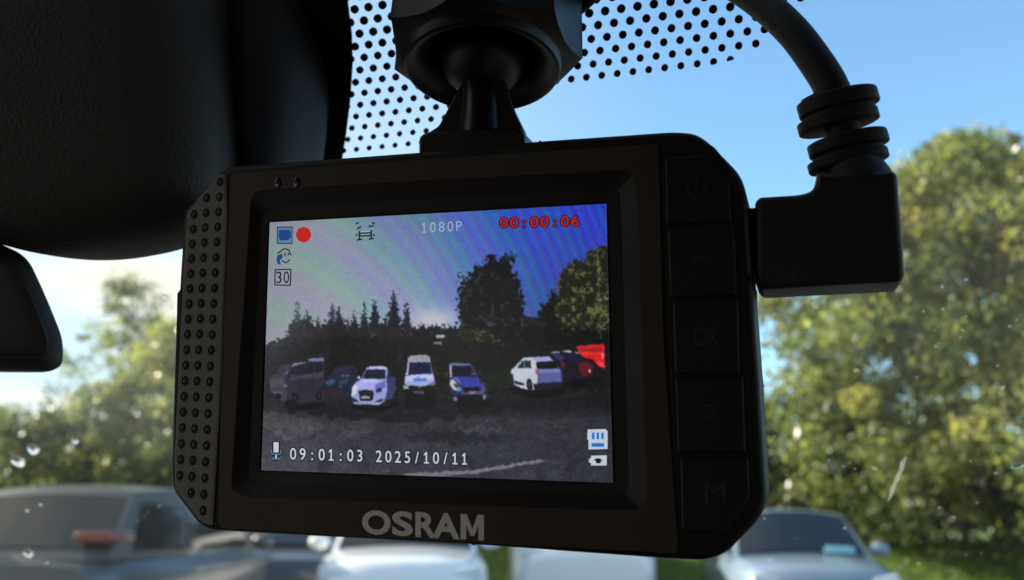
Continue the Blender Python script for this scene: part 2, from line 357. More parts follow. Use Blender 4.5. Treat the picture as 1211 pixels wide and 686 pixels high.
# ------------------------------------------------------------------ cars (x across, front towards -y)
def car(name, label, cat, x, y, rz, p, pt, group='parked cars'):
    root = thing(name, label, cat, (x, y, 0), (0, 0, rz), group)
    Lh, W, H = p['L'] / 2, p['W'] / 2, p['H']
    belt, hood, gc = p['belt'], p['hood'], .2
    xr = p['ws0']      # y of windscreen base, ws1 top, rw1 rear roof end, rw0 rear window base
    ws0, ws1, rw1, rw0 = p['ws0'], p['ws1'], p['rw1'], p['rw0']
    def top(yy):       # body shoulder height along the length
        if yy < ws0:
            t = (yy + Lh) / (ws0 + Lh); return hood + (belt - hood) * (t ** .7)
        return belt + (0 if yy < rw0 else 0)
    def halfw(yy):
        t = abs(yy) / Lh; return W * (1 - .14 * t ** 4 - .06 * t ** 12)
    bm = bmesh.new(); rings = []
    st = [-1, -.985, -.95, -.88, -.78, -.65, -.5, -.35, -.2, 0, .2, .4, .6, .75, .88, .95, .985, 1]
    for s in st:
        yy = s * Lh; hw = halfw(yy); zt = top(yy); e = 0
        if abs(s) > .94: e = (abs(s) - .94) / .06
        zt2 = zt - .16 * e * (1 if s < 0 else .6); zb = gc + .10 * e; hw2 = hw * (1 - .05 * e)
        ring = []
        for (u, v) in [(0, 0), (.8, 0), (.97, .12), (1, .35), (1, .6), (.985, .8), (.93, .93), (.8, .985), (.4, 1.02), (0, 1.03)]:
            ring.append((u * hw2, yy, zb + (zt2 - zb) * v))
        full = ring + [(-a, b, c) for (a, b, c) in ring[-2:0:-1]]
        rings.append([bm.verts.new(q) for q in full])
    n = len(rings[0])
    for a, b in zip(rings[:-1], rings[1:]):
        for i in range(n): bm.faces.new((a[i], a[(i + 1) % n], b[(i + 1) % n], b[i]))
    bm.faces.new(rings[0]); bm.faces.new(rings[-1])
    body = bm_obj('body', bm, pt, root, sharp=50)
    # greenhouse: pillars and roof in paint, glass panels set proud of it
    rh = H; wr = W * p.get('tumble', .76)
    def gsec(yy, z, hw): return (hw, yy, z)
    rc = .05
    base = [(ws0, belt - .03, W * .9), (rw0, belt - .03, W * .9)]
    bm = bmesh.new()
    lo = [(W * .90, ws0, belt - .04), (W * .90, rw0, belt - .04)]
    st2 = 12; roofr = []
    for k in range(st2 + 1):
        t = k / st2; yy = ws1 + (rw1 - ws1) * t; crown = .035 * math.sin(math.pi * t)
        roofr.append([(wr * u, yy, rh - .06 + crown + .055 * (1 - abs(u) ** 2.6)) for u in (-1, -.93, -.75, -.4, 0, .4, .75, .93, 1)])
    fr = [(W * .9 * u, ws0 - .10 * (1 - u * u), belt - .04) for u in (-1, -.93, -.75, -.4, 0, .4, .75, .93, 1)]
    bk = [(W * .88 * u, rw0 + .06 * (1 - u * u), belt - .04) for u in (-1, -.93, -.75, -.4, 0, .4, .75, .93, 1)]
    for k in range(len(roofr[0])):      # rake the front and rear of the roof
        a = list(roofr[0][k]); a[1] -= .05 * (1 - abs(roofr[0][k][0] / wr) ** 2); roofr[0][k] = tuple(a)
    allr = [fr] + roofr + [bk]
    vr = [[bm.verts.new(q) for q in r] for r in allr]
    for a, b in zip(vr[:-1], vr[1:]):
        for i in range(8): bm.faces.new((a[i], a[i + 1], b[i + 1], b[i]))
    for side in (0, 8):                  # sides
        f0, b0 = vr[0][side], vr[-1][side]; tp = [v[side] for v in vr[1:-1]]
        bt = [bm.verts.new((f0.co.x + (b0.co.x - f0.co.x) * k / st2, f0.co.y + (b0.co.y - f0.co.y) * k / st2, belt - .04)) for k in range(1, st2)]
        bt = [f0] + bt + [b0]
        for k in range(st2): bm.faces.new((bt[k], bt[k + 1], tp[k + 1], tp[k]))
    bm_obj('roof', bm, pt, root, sharp=40)
    def panel(nm, q, m=M['glassdark'], th=.012, par=root, seg=6, bulge=0):
        """quad with corners q; slightly thick and proud"""
        q = [Vector(a) for a in q]; nrm = (q[1] - q[0]).cross(q[3] - q[0]).normalized()
        b2 = bmesh.new(); g = []
        for j in range(seg + 1):
            row = []
            for i in range(seg + 1):
                u, v = i / seg, j / seg
                pnt = q[0].lerp(q[1], u).lerp(q[3].lerp(q[2], u), v) + nrm * (th + bulge * (1 - (2 * u - 1) ** 2))
                row.append(b2.verts.new(pnt))
            g.append(row)
        for j in range(seg):
            for i in range(seg): b2.faces.new((g[j][i], g[j][i + 1], g[j + 1][i + 1], g[j + 1][i]))
        r_ = bmesh.ops.extrude_face_region(b2, geom=list(b2.faces))
        for v in [e for e in r_['geom'] if isinstance(e, bmesh.types.BMVert)]: v.co -= nrm * (th + .02)
        return bm_obj(nm, b2, m, par)
    def L2(a, b, t): return tuple(Vector(a).lerp(Vector(b), t))
    # windscreen / rear window
    a0, a1, b0, b1 = fr[1], fr[7], roofr[0][1], roofr[0][7]
    ws = panel('windscreen', [L2(a0, b0, .06), L2(a1, b1, .06), L2(a1, b1, .93), L2(a0, b0, .93)], bulge=.085)
    a0, a1, b0, b1 = bk[7], bk[1], roofr[-1][7], roofr[-1][1]
    panel('rear_window', [L2(a0, b0, .12), L2(a1, b1, .12), L2(a1, b1, .9), L2(a0, b0, .9)], bulge=.05)
    for s in (-1, 1):
        x0, x1 = s * W * .9, s * wr
        def sp_(yb, yt, v0=.1, v1=.84):
            f = lambda yy0, yy1, v: (x0 + (x1 - x0) * v, yy0 + (yy1 - yy0) * v, belt - .04 + (rh - .06 - belt + .04) * v)
            return f(yb, yt, v0), f(yb, yt, v1)
        mid = (ws1 + rw1) / 2 - .05
        spans = [(ws0 + .13, ws1 + .1, mid - .04, mid - .04), (mid + .04, mid + .04, rw0 - .34, rw1 - .12)]
        for (yb0, yt0, yb1, yt1) in spans:
            p0, p3 = sp_(yb0, yt0); p1, p2 = sp_(yb1, yt1)
            panel('side_window', [p1, p0, p3, p2] if s < 0 else [p0, p1, p2, p3], th=.008)
        # door mirror
        bmm = bmesh.new(); bmesh.ops.create_uvsphere(bmm, u_segments=14, v_segments=8, radius=1)
        for v in bmm.verts: v.co = Vector((v.co.x * .12 + s * (W + .07), v.co.y * .07 + ws0 + .25, v.co.z * .085 + belt + .06))
        bm_obj('door_mirror', bmm, pt, root)
        # headlamp, tail lamp
        hy = -Lh * .955; hz = hood - .10
        b3 = slab_bm(round_poly([(s * W * .50, hz - .07), (s * W * .86, hz - .03), (s * W * .86, hz + .09), (s * W * .55, hz + .04)], .03), hy - .05, hy + .3, .015)
        bm_obj('headlight', b3, M['lamp'], root)
        ty = Lh * .965; tz = p.get('tz', belt - .12)
        tl = p.get('tail', (.16, .12))
        b3 = slab_bm(round_poly([(s * W * .93, tz - tl[1]), (s * W * .93, tz + .09), (s * W * (.93 - tl[0] / W), tz + .08), (s * W * (.93 - tl[0] / W), tz - tl[1])], .03), ty + .05, ty - .3, .015)
        bm_obj('tail_light', b3, M['redlamp'], root)
        for yy in (-Lh * .62, Lh * .62):
            bw = lathe_bm([(.01, .1), (.2, .1), (.29, .11), (.325, .07), (.33, 0), (.325, -.07), (.29, -.11), (.01, -.11)], 28)
            for v in bw.verts: v.co = Vector((v.co.z * s + s * (W - .10), v.co.x + yy, v.co.y + .33))
            wh = bm_obj('wheel', bw, M['tyre'], root)
            br = lathe_bm([(.01, .118), (.07, .125), (.09, .112), (.19, .114), (.215, .12), (.22, .10)], 10)
            for v in br.verts: v.co = Vector((v.co.z * s + s * (W - .10), v.co.x + yy, v.co.y + .33))
            bm_obj('rim', br, M['rim'], wh)
    fy = -Lh
    bm_obj('grille', slab_bm(round_poly([(-W * .42, .42), (W * .42, .42), (W * .47, min(.68, hood - .16)), (-W * .47, min(.68, hood - .16))], .05), fy - .02, fy + .2, .01), M['blacktrim'], root)
    bm_obj('number_plate', slab_bm(round_poly([(-.26, .48), (.26, .48), (.26, .59), (-.26, .59)], .01), fy - .035, fy - .015, .002), M['plate'], root)
    bm_obj('number_plate', slab_bm(round_poly([(-.26, .62), (.26, .62), (.26, .73), (-.26, .73)], .01), Lh + .03, Lh - .02, .002), M['plate'], root)
    if p.get('rails'):
        for s in (-1, 1):
            bm_obj('roof_rail', tube_bm(smooth_curve([(s * wr * .93, ws1 + .05, rh - .04), (s * wr * .93, ws1 + .2, rh + .035), (s * wr * .93, rw1 - .3, rh + .035), (s * wr * .93, rw1 - .1, rh - .02)], 4), .014, 8), M['rim'], root)
    return root, ws
hatch = dict(L=3.95, W=1.72, H=1.51, belt=1.0, hood=.86, ws0=-.95, ws1=-.28, rw1=1.35, rw0=1.85)
sal = dict(L=4.25, W=1.78, H=1.45, belt=.98, hood=.86, ws0=-.85, ws1=-.1, rw1=1.2, rw0=1.85)
suv = dict(L=3.9, W=1.80, H=1.68, belt=1.10, hood=1.0, ws0=-1.0, ws1=-.15, rw1=1.45, rw0=1.86, tumble=.80, tz=1.20, tail=(.34, .0))
van = dict(L=4.3, W=1.82, H=1.86, belt=1.22, hood=1.05, ws0=-1.25, ws1=-.65, rw1=2.0, rw0=2.12, tumble=.86)
Ycar = 11.7
h_, wsy = car('hatchback', 'silver-blue small hatchback facing us, right of the camera device', 'car', gnd(966, 10.9), 11.9, R(-4), hatch, paint('silver_blue_paint', (.20, .26, .32), .3))
car('hatchback', 'dark blue-grey car facing us, left of the white car and under the device corner', 'car', gnd(285, 11.8), 12.9, R(20), dict(sal, H=1.50, hood=.92, belt=1.04), paint('dark_blue_paint', (.02, .03, .04), .3, .4))
car('hatchback', 'white hatchback facing us below the brand lettering', 'car', gnd(455, 9.6), 11.2, R(5), dict(sal, H=1.52, belt=1.09, hood=.98, ws0=-.55), paint('white_paint', (.78, .79, .80), .3))
car('van', 'white van facing us, between the white car and the silver-blue hatchback', 'van', gnd(694, 11.6), 13.4, R(0), dict(van, H=1.86, belt=1.30, hood=1.12), paint('van_white_paint', (.80, .80, .79), .35))
car('people_carrier', 'grey people carrier at the left edge seen from behind with red tail lights', 'car', gnd(58, 8.2), 9.9, R(171), suv, paint('mid_grey_paint', (.07, .078, .08), .35, .4))
cb = slab_bm(round_poly([(.22, 1.04), (.56, 1.03), (.54, 1.10), (.24, 1.11)], .01), -1.075, -1.06, .002)  # pale blue patch on the glass, painted in place of a reflection
o = bm_obj('windscreen_reflection', cb, M['pane_reflection'], h_)

# ------------------------------------------------------------------ windscreen of our car
# the plane of the printed dots: lattice homography measured from the photo
PT = 3.2                                   # dot pitch in mm
LA = np.array([0.9531834433766073, -0.050599777839484536, -0.29812914274741514])
LB = np.array([-0.10906060744491906, -0.793818875329668, -0.4553397116937404])
LT = np.array([-11.057966433829682, -10.025114728774799, 66.1943368787208])
nW = np.cross(LA, LB); nW /= np.linalg.norm(nW)
if nW[2] < 0: nW = -nW                      # away from the driver
dW = float(nW @ LT) * PT / 1000
WX = cdir(LA).normalized(); WN = cdir(nW).normalized(); WZ = WN.cross(WX).normalized()
if WZ.z < 0: WZ = -WZ
WO = c2w(np.array(LT) * PT / 1000)
ws_mat = Matrix((( *[WX[i]*1 for i in range(3)],), ( *[WN[i] for i in range(3)],), (*[WZ[i] for i in range(3)],))).transposed().to_4x4()
ws_mat.translation = WO
wscr = thing('windscreen', 'sloping car windscreen glass with a printed black dot pattern, behind the camera device', 'windscreen', mat4=ws_mat)
def WL(px, py, y=0):                        # photo point -> glass plane local (x, z) in metres
    r = ray(px, py); p = EYE + cdir(r) * (dW / float(np.dot(nW, np.array(r))))
    d = p - WO; return (d.dot(WX), d.dot(WZ))
# glass pane
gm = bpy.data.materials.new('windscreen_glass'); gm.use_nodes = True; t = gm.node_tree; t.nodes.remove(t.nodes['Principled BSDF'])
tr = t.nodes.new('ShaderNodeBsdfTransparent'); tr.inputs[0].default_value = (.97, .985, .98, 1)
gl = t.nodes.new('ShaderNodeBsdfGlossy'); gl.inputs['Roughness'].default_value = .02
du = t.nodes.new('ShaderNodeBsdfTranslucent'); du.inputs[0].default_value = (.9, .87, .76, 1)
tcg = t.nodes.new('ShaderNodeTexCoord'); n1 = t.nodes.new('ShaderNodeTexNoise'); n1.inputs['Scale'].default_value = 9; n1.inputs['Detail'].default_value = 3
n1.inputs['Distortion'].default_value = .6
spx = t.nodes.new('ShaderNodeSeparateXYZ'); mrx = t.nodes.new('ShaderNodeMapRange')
mrx.inputs['From Min'].default_value = .02; mrx.inputs['From Max'].default_value = -.12; mrx.inputs['To Min'].default_value = .34; mrx.inputs['To Max'].default_value = 1  # dust film denser leftward, standing in for glare scattered by the dirty glass
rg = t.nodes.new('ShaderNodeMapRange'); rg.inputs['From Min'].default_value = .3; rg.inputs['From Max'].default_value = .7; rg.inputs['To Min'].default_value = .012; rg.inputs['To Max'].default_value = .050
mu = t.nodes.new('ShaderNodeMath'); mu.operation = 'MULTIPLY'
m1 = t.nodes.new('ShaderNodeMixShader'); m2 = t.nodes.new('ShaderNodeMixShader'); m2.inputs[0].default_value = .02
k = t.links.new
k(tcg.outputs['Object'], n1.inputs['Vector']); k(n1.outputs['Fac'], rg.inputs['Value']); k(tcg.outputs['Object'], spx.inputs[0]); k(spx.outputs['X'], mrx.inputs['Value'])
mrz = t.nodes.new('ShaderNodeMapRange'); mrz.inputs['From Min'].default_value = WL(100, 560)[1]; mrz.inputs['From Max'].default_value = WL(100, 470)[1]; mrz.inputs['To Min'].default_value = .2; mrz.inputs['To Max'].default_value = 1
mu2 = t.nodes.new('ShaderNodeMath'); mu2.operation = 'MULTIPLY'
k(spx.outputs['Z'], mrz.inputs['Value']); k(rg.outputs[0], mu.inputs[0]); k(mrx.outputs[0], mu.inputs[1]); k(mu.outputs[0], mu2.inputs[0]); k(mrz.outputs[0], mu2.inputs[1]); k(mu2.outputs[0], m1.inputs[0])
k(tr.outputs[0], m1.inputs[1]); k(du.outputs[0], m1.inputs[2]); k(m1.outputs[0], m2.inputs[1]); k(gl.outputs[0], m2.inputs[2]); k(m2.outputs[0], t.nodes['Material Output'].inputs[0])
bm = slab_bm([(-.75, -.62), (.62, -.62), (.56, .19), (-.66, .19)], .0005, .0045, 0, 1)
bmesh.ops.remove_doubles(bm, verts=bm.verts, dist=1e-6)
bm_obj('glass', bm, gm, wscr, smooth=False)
# solid printed area
pp = [(-150, -120), (409, -120), (411, 0), (416, 40), (417, 75), (414, 120), (409, 160), (404, 192), (398, 250), (200, 250), (-150, 200)]
fp = [WL(*q) for q in pp]
bm_obj('printed_band', slab_bm(fp, -.0004, .0002, 0, 1), M['frit'], wscr, smooth=False)
bm_obj('printed_band', slab_bm([(-.65, .10), (.55, .10), (.555, .187), (-.655, .187)], -.0003, .0001, 0, 1), M['frit'], wscr, smooth=False)
# dots on the printed lattice
def inside(x, y, poly):
    c = False; n = len(poly)
    for i in range(n):
        (x1, y1), (x2, y2) = poly[i], poly[(i + 1) % n]
        if (y1 > y) != (y2 > y) and x < (x2 - x1) * (y - y1) / (y2 - y1) + x1: c = not c
    return c
reg = [(403, 186), (500, 177), (527, 165), (545, 130), (600, 104), (652, 100), (700, 95), (760, 88), (830, 79), (868, 71), (905, 55), (945, 25), (966, -2), (985, -60), (990, -330), (400, -330)]
bm = bmesh.new()
for j in range(-3, 52):
    for i in range(-40, 60):
        u, v = i + .5 * j, j * math.sqrt(3) / 2
        c = (LT + LA * u + LB * v / 1.0 * 1.0) * PT / 1000
        if c[2] <= 0: continue
        px, py = CX + F * c[0] / c[2], CY + F * c[1] / c[2]
        if not inside(px, py, reg): continue
        rr = min(.27, .175 + .0095 * max(0, j)) * PT / 1000
        if px < 560 and j < 6: rr *= .98
        cw = c2w(c); d = cw - WO; x, z = d.dot(WX), d.dot(WZ)
        vs = [(x + math.cos(a / 20 * 2 * math.pi) * rr, z + math.sin(a / 20 * 2 * math.pi) * rr) for a in range(20)]
        if px > 640:                         # the printed edge cuts the last row of dots
            lim = [q for q in vs]
            vs = []
            for q in lim:
                pw = WO + WX * q[0] + WZ * q[1]; dd = pw - EYE; zz = dd.dot(CF); ppx, ppy = CX + F * dd.dot(CR) / zz, CY + F * dd.dot(CDN) / zz
                if inside(ppx, ppy + 0, reg): vs.append(q)
            if len(vs) < 4: continue
        f_ = bm.faces.new([bm.verts.new((q[0], -.0004, q[1])) for q in vs])
r_ = bmesh.ops.extrude_face_region(bm, geom=list(bm.faces))
for v in [e for e in r_['geom'] if isinstance(e, bmesh.types.BMVert)]: v.co.y = .0002
bm_obj('printed_dots', bm, M['frit'], wscr, smooth=False)
# water drops and a dirt streak on the outside of the glass
wat = bpy.data.materials.new('water'); wat.use_nodes = True; b = wat.node_tree.nodes['Principled BSDF']
b.inputs['Transmission Weight'].default_value = 1; b.inputs['IOR'].default_value = 1.33; b.inputs['Roughness'].default_value = 0; b.inputs['Base Color'].default_value = (1, 1, 1, 1)
drops = [(10, 557, 17, 'big water drop at the left edge level with the car roof'), (28, 543, 15, 'water drop right above the big one at the left edge'), (78, 533, 8, 'small water drop on the glass above the car roof'),
         (23, 666, 14, 'water drop at the lower left corner over the red tail light'), (21, 615, 5, 'tiny water drop over the dark rear window at far left'), (37, 608, 4, 'tiny water drop just right of another over the rear window'),
         (45, 677, 4, 'tiny drop at the bottom left corner'), (1208, 566, 8, 'bright water drop at the right edge above the grass'), (184, 362, 5, 'tiny water drop in the bright cloud beside the device'), (1000, 640, 3, 'tiny drop over the silver-blue hatchback windscreen')]
for (px, py, rp_, lab) in drops:
    x, z = WL(px, py); rr = rp_ / F * .19
    bm = bmesh.new(); bmesh.ops.create_uvsphere(bm, u_segments=20, v_segments=12, radius=1)
    ph = random.uniform(0, 6)
    for v in bm.verts:
        k1 = 1 + .08 * math.sin(3 * math.atan2(v.co.z, v.co.x) + ph)
        v.co = Vector((v.co.x * rr * k1, max(v.co.y, -.1) * rr * .42, v.co.z * rr * k1 * .85 + v.co.x * rr * .12))
    bmesh.ops.remove_doubles(bm, verts=bm.verts, dist=1e-7)
    o = bm_obj('water_drop', bm, wat); o.matrix_world = ws_mat @ Matrix.Translation((x, .0047, z)); tag(o, lab, 'water drop', 'water drops on the windscreen')
def thin_dirt(nm_, a_):
    m_ = bpy.data.materials.new(nm_); m_.use_nodes = True; t_ = m_.node_tree; x_ = t_.nodes.new('ShaderNodeMixShader'); x_.inputs[0].default_value = a_
    y_ = t_.nodes.new('ShaderNodeBsdfTransparent'); z_ = t_.nodes.new('ShaderNodeBsdfTranslucent'); z_.inputs[0].default_value = (.7, .7, .66, 1)
    t_.links.new(y_.outputs[0], x_.inputs[1]); t_.links.new(z_.outputs[0], x_.inputs[2]); t_.links.new(x_.outputs[0], t_.nodes['Material Output'].inputs[0]); return m_
dirt = thin_dirt('dried_dirt', .22)
bs = bmesh.new()
for k_ in range(150):       # dried specks scattered over the outside of the pane
    px_, py_ = (random.uniform(0, 210), random.uniform(300, 686)) if k_ % 2 else (random.uniform(880, 1211), random.uniform(330, 686))
    x_, z_ = WL(px_, py_); r0_ = random.uniform(.00012, .00038) * (2.0 if random.random() < .06 else 1); ph_ = random.uniform(0, 6)
    bs.faces.new([bs.verts.new((x_ + r0_ * (1 + .35 * math.sin(2 * a_ + ph_)) * math.cos(a_), .0047, z_ + r0_ * (1 + .35 * math.sin(3 * a_ + ph_)) * math.sin(a_))) for a_ in [k2 / 9 * 2 * math.pi for k2 in range(9)]])
bm_obj('dried_specks', bs, thin_dirt('speck_dirt', .2), wscr, smooth=False)
q0, q1 = Vector(WL(1053, 609)), Vector(WL(1074, 556))
pts = [(q0.lerp(q1, i / 8).x + random.uniform(-.0002, .0002), .0048, q0.lerp(q1, i / 8).y) for i in range(9)]
o = bm_obj('dirt_streak', tube_bm(pts, [.0001, .0003, .0004, .0003, .0004, .0003, .0004, .0004, .0002], 6), dirt); o.matrix_world = ws_mat
tag(o, 'thin pale slanting dirt streak on the glass above the silver-blue hatchback', 'dirt streak')

# ------------------------------------------------------------------ the camera device
DA = np.array([0.95361847, -0.02658912, -0.29984136]); DN = np.array([0.30040236, 0.14773395, 0.94230202]); DC = np.array([-13.72861258, 8.41706901, 150.82523869]) / 1000
DX = cdir(DA).normalized(); DY = cdir(DN).normalized(); DZ = DX.cross(DY).normalized()
DO = c2w(DC)
dmat = Matrix(((DX.x, DY.x, DZ.x, DO.x), (DX.y, DY.y, DZ.y, DO.y), (DX.z, DY.z, DZ.z, DO.z), (0, 0, 0, 1)))
dmm = dmat @ Matrix.Diagonal((.001, .001, .001, 1))       # local millimetres are applied to the meshes below
def DL(px, py, y=0.0):                       # photo point -> device local (x, z) on the plane y (mm)
    r = cdir(ray(px, py)); o = EYE - DO; t_ = (y / 1000 - o.dot(DY)) / r.dot(DY); p = o + r * t_
    return (p.dot(DX) * 1000, p.dot(DZ) * 1000)
def mmscale(bm):
    for v in bm.verts: v.co *= .001
    return bm
def dobj(name, bm, m, parent, **k): return bm_obj(name, mmscale(bm), m, parent, **k)
cam_root = thing('dash_camera', 'black dashboard camera with lit screen showing a car park, hanging from its mount', 'dash camera', mat4=dmat)
def D(pts, y=0.0): return [DL(px, py, y) for px, py in pts]
sil = [(262, 203), (275, 197), (500, 180), (640, 167), (797, 156), (822, 158), (838, 168), (876, 207), (884, 232), (890, 330), (899, 450), (907, 590), (899, 613), (858, 655), (832, 663), (780, 660), (560, 644), (250, 627), (236, 620), (204, 578), (203, 545), (213, 348), (219, 250)]
rad = [1, 1.5, 0, 0, 2, 2, 2, 3, 2, 0, 0, 2.5, 2, 3, 2, 0, 0, 2, 1.5, 2, 1.5, 0, 2]
body_o = round_poly(D(sil, .8), rad, 4)
# shell
# front frame: a ring from the recess rim to the shell
frame_o = D([(272, 205), (500, 188), (779, 169), (785, 400), (803, 656), (560, 642), (257, 625), (262, 420)], -.35)
rim_o = D([(297, 226), (500, 213), (740, 201), (750, 205), (755, 250), (762, 500), (766, 590), (756, 604), (600, 600), (290, 588), (274, 580), (273, 570), (283, 420)], -.35)
def resample(poly, n, c=None):
    """n points where rays from the centre meet the closed outline"""
    c = c or (sum(p[0] for p in poly) / len(poly), sum(p[1] for p in poly) / len(poly)); res = []
    for k_ in range(n):
        a = 2 * math.pi * k_ / n; dx, dz = math.cos(a), math.sin(a); best = None
        for i in range(len(poly)):
            (x1, z1), (x2, z2) = poly[i], poly[(i + 1) % len(poly)]
            ex, ez = x2 - x1, z2 - z1; den = dx * ez - dz * ex
            if abs(den) < 1e-9: continue
            t_ = ((x1 - c[0]) * ez - (z1 - c[1]) * ex) / den; s_ = ((x1 - c[0]) * dz - (z1 - c[1]) * dx) / den
            if t_ > 0 and -1e-6 <= s_ <= 1 + 1e-6 and (best is None or t_ > best): best = t_
        res.append((c[0] + dx * best, c[1] + dz * best))
    return res
def band(loops, ys, bm=None):
    bm = bm or bmesh.new(); vr = [[bm.verts.new((p[0], y, p[1])) for p in lp] for lp, y in zip(loops, ys)]
    n = len(loops[0])
    for a, b_ in zip(vr[:-1], vr[1:]):
        for i in range(n): bm.faces.new((a[i], a[(i + 1) % n], b_[(i + 1) % n], b_[i]))
    return bm
NR = 360; cc = DL(518, 405)
fo, ri = resample(round_poly(frame_o, .6, 3), NR, cc), resample(round_poly(rim_o, 2.2, 5), NR, cc)
scr = D([(319, 263), (717, 241), (725, 571), (309, 556)], .9)
si = resample(round_poly(offset_poly(scr, -.35), .3, 2), NR, cc)
mi = [(a[0] * .42 + b_[0] * .58, a[1] * .42 + b_[1] * .58) for a, b_ in zip(ri, si)]
fo2 = [(a[0] * .97 + b_[0] * .03, a[1] * .97 + b_[1] * .03) for a, b_ in zip(fo, ri)]
dobj('front_frame', band([fo, fo2, ri, [(a[0] * .985 + b_[0] * .015, a[1] * .985 + b_[1] * .015) for a, b_ in zip(ri, si)]], [.3, -.35, -.35, -.2]), M['frame'], cam_root, sharp=25)
rec = dobj('screen_recess', band([[(a[0] * .985 + b_[0] * .015, a[1] * .985 + b_[1] * .015) for a, b_ in zip(ri, si)], mi, si], [-.2, .75, .92]), M['recess'], cam_root, sharp=10)
# speaker grille on the left
gr_o = D([(266, 205), (268, 250), (261, 440), (250, 623), (238, 618), (207, 578), (206, 545), (215, 348), (221, 252), (256, 208)], -.5)
bmb = slab_bm(body_o, 0, 14, 1.1, 6, 3); bmb.faces.ensure_lookup_table()
bmesh.ops.delete(bmb, geom=[f_ for f_ in bmb.faces if len(f_.verts) > 20 and abs(f_.verts[0].co.y) < .01], context='FACES_ONLY')
bo = resample(offset_poly(body_o, 1.08), NR, cc); fi = [(a[0] * .9 + b_[0] * .1, a[1] * .9 + b_[1] * .1) for a, b_ in zip(fo, ri)]
band([bo, fi, fi], [0, 0, 1.2], bmb); bmb.faces.new([bmb.verts.new((p[0], 1.2, p[1])) for p in fi])
dobj('body', bmb, M['shell'], cam_root, sharp=60)
grille = dobj('speaker_grille', slab_bm(round_poly(gr_o, .7, 3), -.55, .6, .3, 3), M['grille'], cam_root, sharp=60)
# bead positions: three columns, 19 rows
bm = bmesh.new(); bmc = bmesh.new()
def stamp(dst, prof_, c, y, sx_, sz_):
    b2 = lathe_bm(prof_, 16); vm = {v: dst.verts.new((v.co.x * sx_ + c[0], y + v.co.z, v.co.y * sz_ + c[1])) for v in b2.verts}
    for f_ in b2.faces: dst.faces.new([vm[v] for v in f_.verts])
    b2.free()
for (x0, y0), (x1, y1), cnt in [((260.3, 215), (240.2, 603.8), 22), ((244.6, 234), (226, 582.8), 20), ((229.6, 253.7), (212.7, 562.5), 18)]:
    for k_ in range(cnt):
        t_ = k_ / (cnt - 1); u_ = t_ * (1 - .045 * (1 - t_)); c = DL(x0 + (x1 - x0) * u_, y0 + (y1 - y0) * u_, -.55)
        stamp(bm, [(.74, .03), (.72, -.05), (.64, -.10), (.56, -.06), (.50, -.02), (.02, -.02)], c, -.55, .98, 1.16)  # raised dark ring; its black stands in for shade inside a hole
        stamp(bmc, [(.44, .0), (.42, -.10), (.30, -.19), (.12, -.22), (.01, -.22)], (c[0] + .06, c[1]), -.56, .9, 1.05)
dobj('grille_hole_shade', bm, M['hole_shade'], grille, sharp=60); dobj('grille_beads', bmc, M['dot'], grille, sharp=60)
# button column plate and buttons
bts = [([(786, 186), (835, 184), (863, 216), (865, 263), (788, 266)], 'power button'), ([(789, 270), (868, 266), (872, 350), (792, 352)], 'up button'), ([(795, 356), (873, 353), (875, 442), (798, 442)], 'ok button'),
       ([(798, 446), (879, 444), (882, 536), (801, 536)], 'down button'), ([(804, 541), (885, 540), (887, 590), (858, 632), (806, 628)], 'menu button')]
plate = dobj('button_plate', slab_bm(round_poly(D([(782, 170), (842, 170), (874, 212), (891, 590), (860, 645), (802, 638)], 0), 1.2, 4), -.1, .6, .1, 2), M['shell'], cam_root)
btn = []
for q, lab in bts:
    b_ = dobj('button', slab_bm(round_poly(D(q, -.4), [.5] * len(q), 4), -.55, .4, .38, 4), M['button'], cam_root, sharp=60); b_['label'] = lab; btn.append(b_)
# ---- lettering
_g = {}
ONE = [(.02, .55), (.02, .47), (.15, .54), (.15, .07), (.02, .07), (.02, 0), (.38, 0), (.38, .07), (.245, .07), (.245, .69), (.165, .69)]
def glyph(ch, off=0.0):
    key = (ch, off)
    if ch == '1': return ([tuple(q) for q in offset_poly(ONE, -off * .8)], [tuple(range(len(ONE)))])
    if key not in _g:
        cu = bpy.data.curves.new('g', 'FONT'); cu.body = ch; cu.size = 1; cu.offset = off; cu.resolution_u = 4
        ob = bpy.data.objects.new('g', cu); col.objects.link(ob); dg = bpy.context.evaluated_depsgraph_get()
        me = bpy.data.meshes.new_from_object(ob.evaluated_get(dg)); V_ = [tuple(v.co[:2]) for v in me.vertices]; Fs = [tuple(p.vertices) for p in me.polygons]
        bpy.data.objects.remove(ob); bpy.data.meshes.remove(me); bpy.data.curves.remove(cu); _g[key] = (V_, Fs)
    return _g[key]
def text_bm(items, y, bm=None, th=.03):
    """items: (char, corner pixels tl, tr, br, bl, offset, stretch) placed on device plane y"""
    bm = bm or bmesh.new()
    for (ch, tl, tr, br, bl, off, fit) in items:
        V_, Fs = glyph(ch, off)
        if not V_: continue
        V0, _ = glyph(ch, 0.0); xs = [v[0] for v in V0]; ys = [v[1] for v in V0]; x0, x1 = min(xs), max(xs); y0, y1 = (min(ys), max(ys)) if fit else (0.0, .69)
        out_ = []
        for (gx_, gy_) in V_:
            if fit: u = (gx_ - x0) / (x1 - x0)
            else:
                cw = .56; u = .5 + (gx_ - (x0 + x1) / 2) / cw
            v_ = (gy_ - y0) / (y1 - y0)
            px = (bl[0] * (1 - u) + br[0] * u) * (1 - v_) + (tl[0] * (1 - u) + tr[0] * u) * v_
            py = (bl[1] * (1 - u) + br[1] * u) * (1 - v_) + (tl[1] * (1 - u) + tr[1] * u) * v_
            p = DL(px, py, y); out_.append(bm.verts.new((p[0], y, p[1])))
        for f_ in Fs:
            try: bm.faces.new([out_[i] for i in f_])
            except ValueError: pass
    return bm
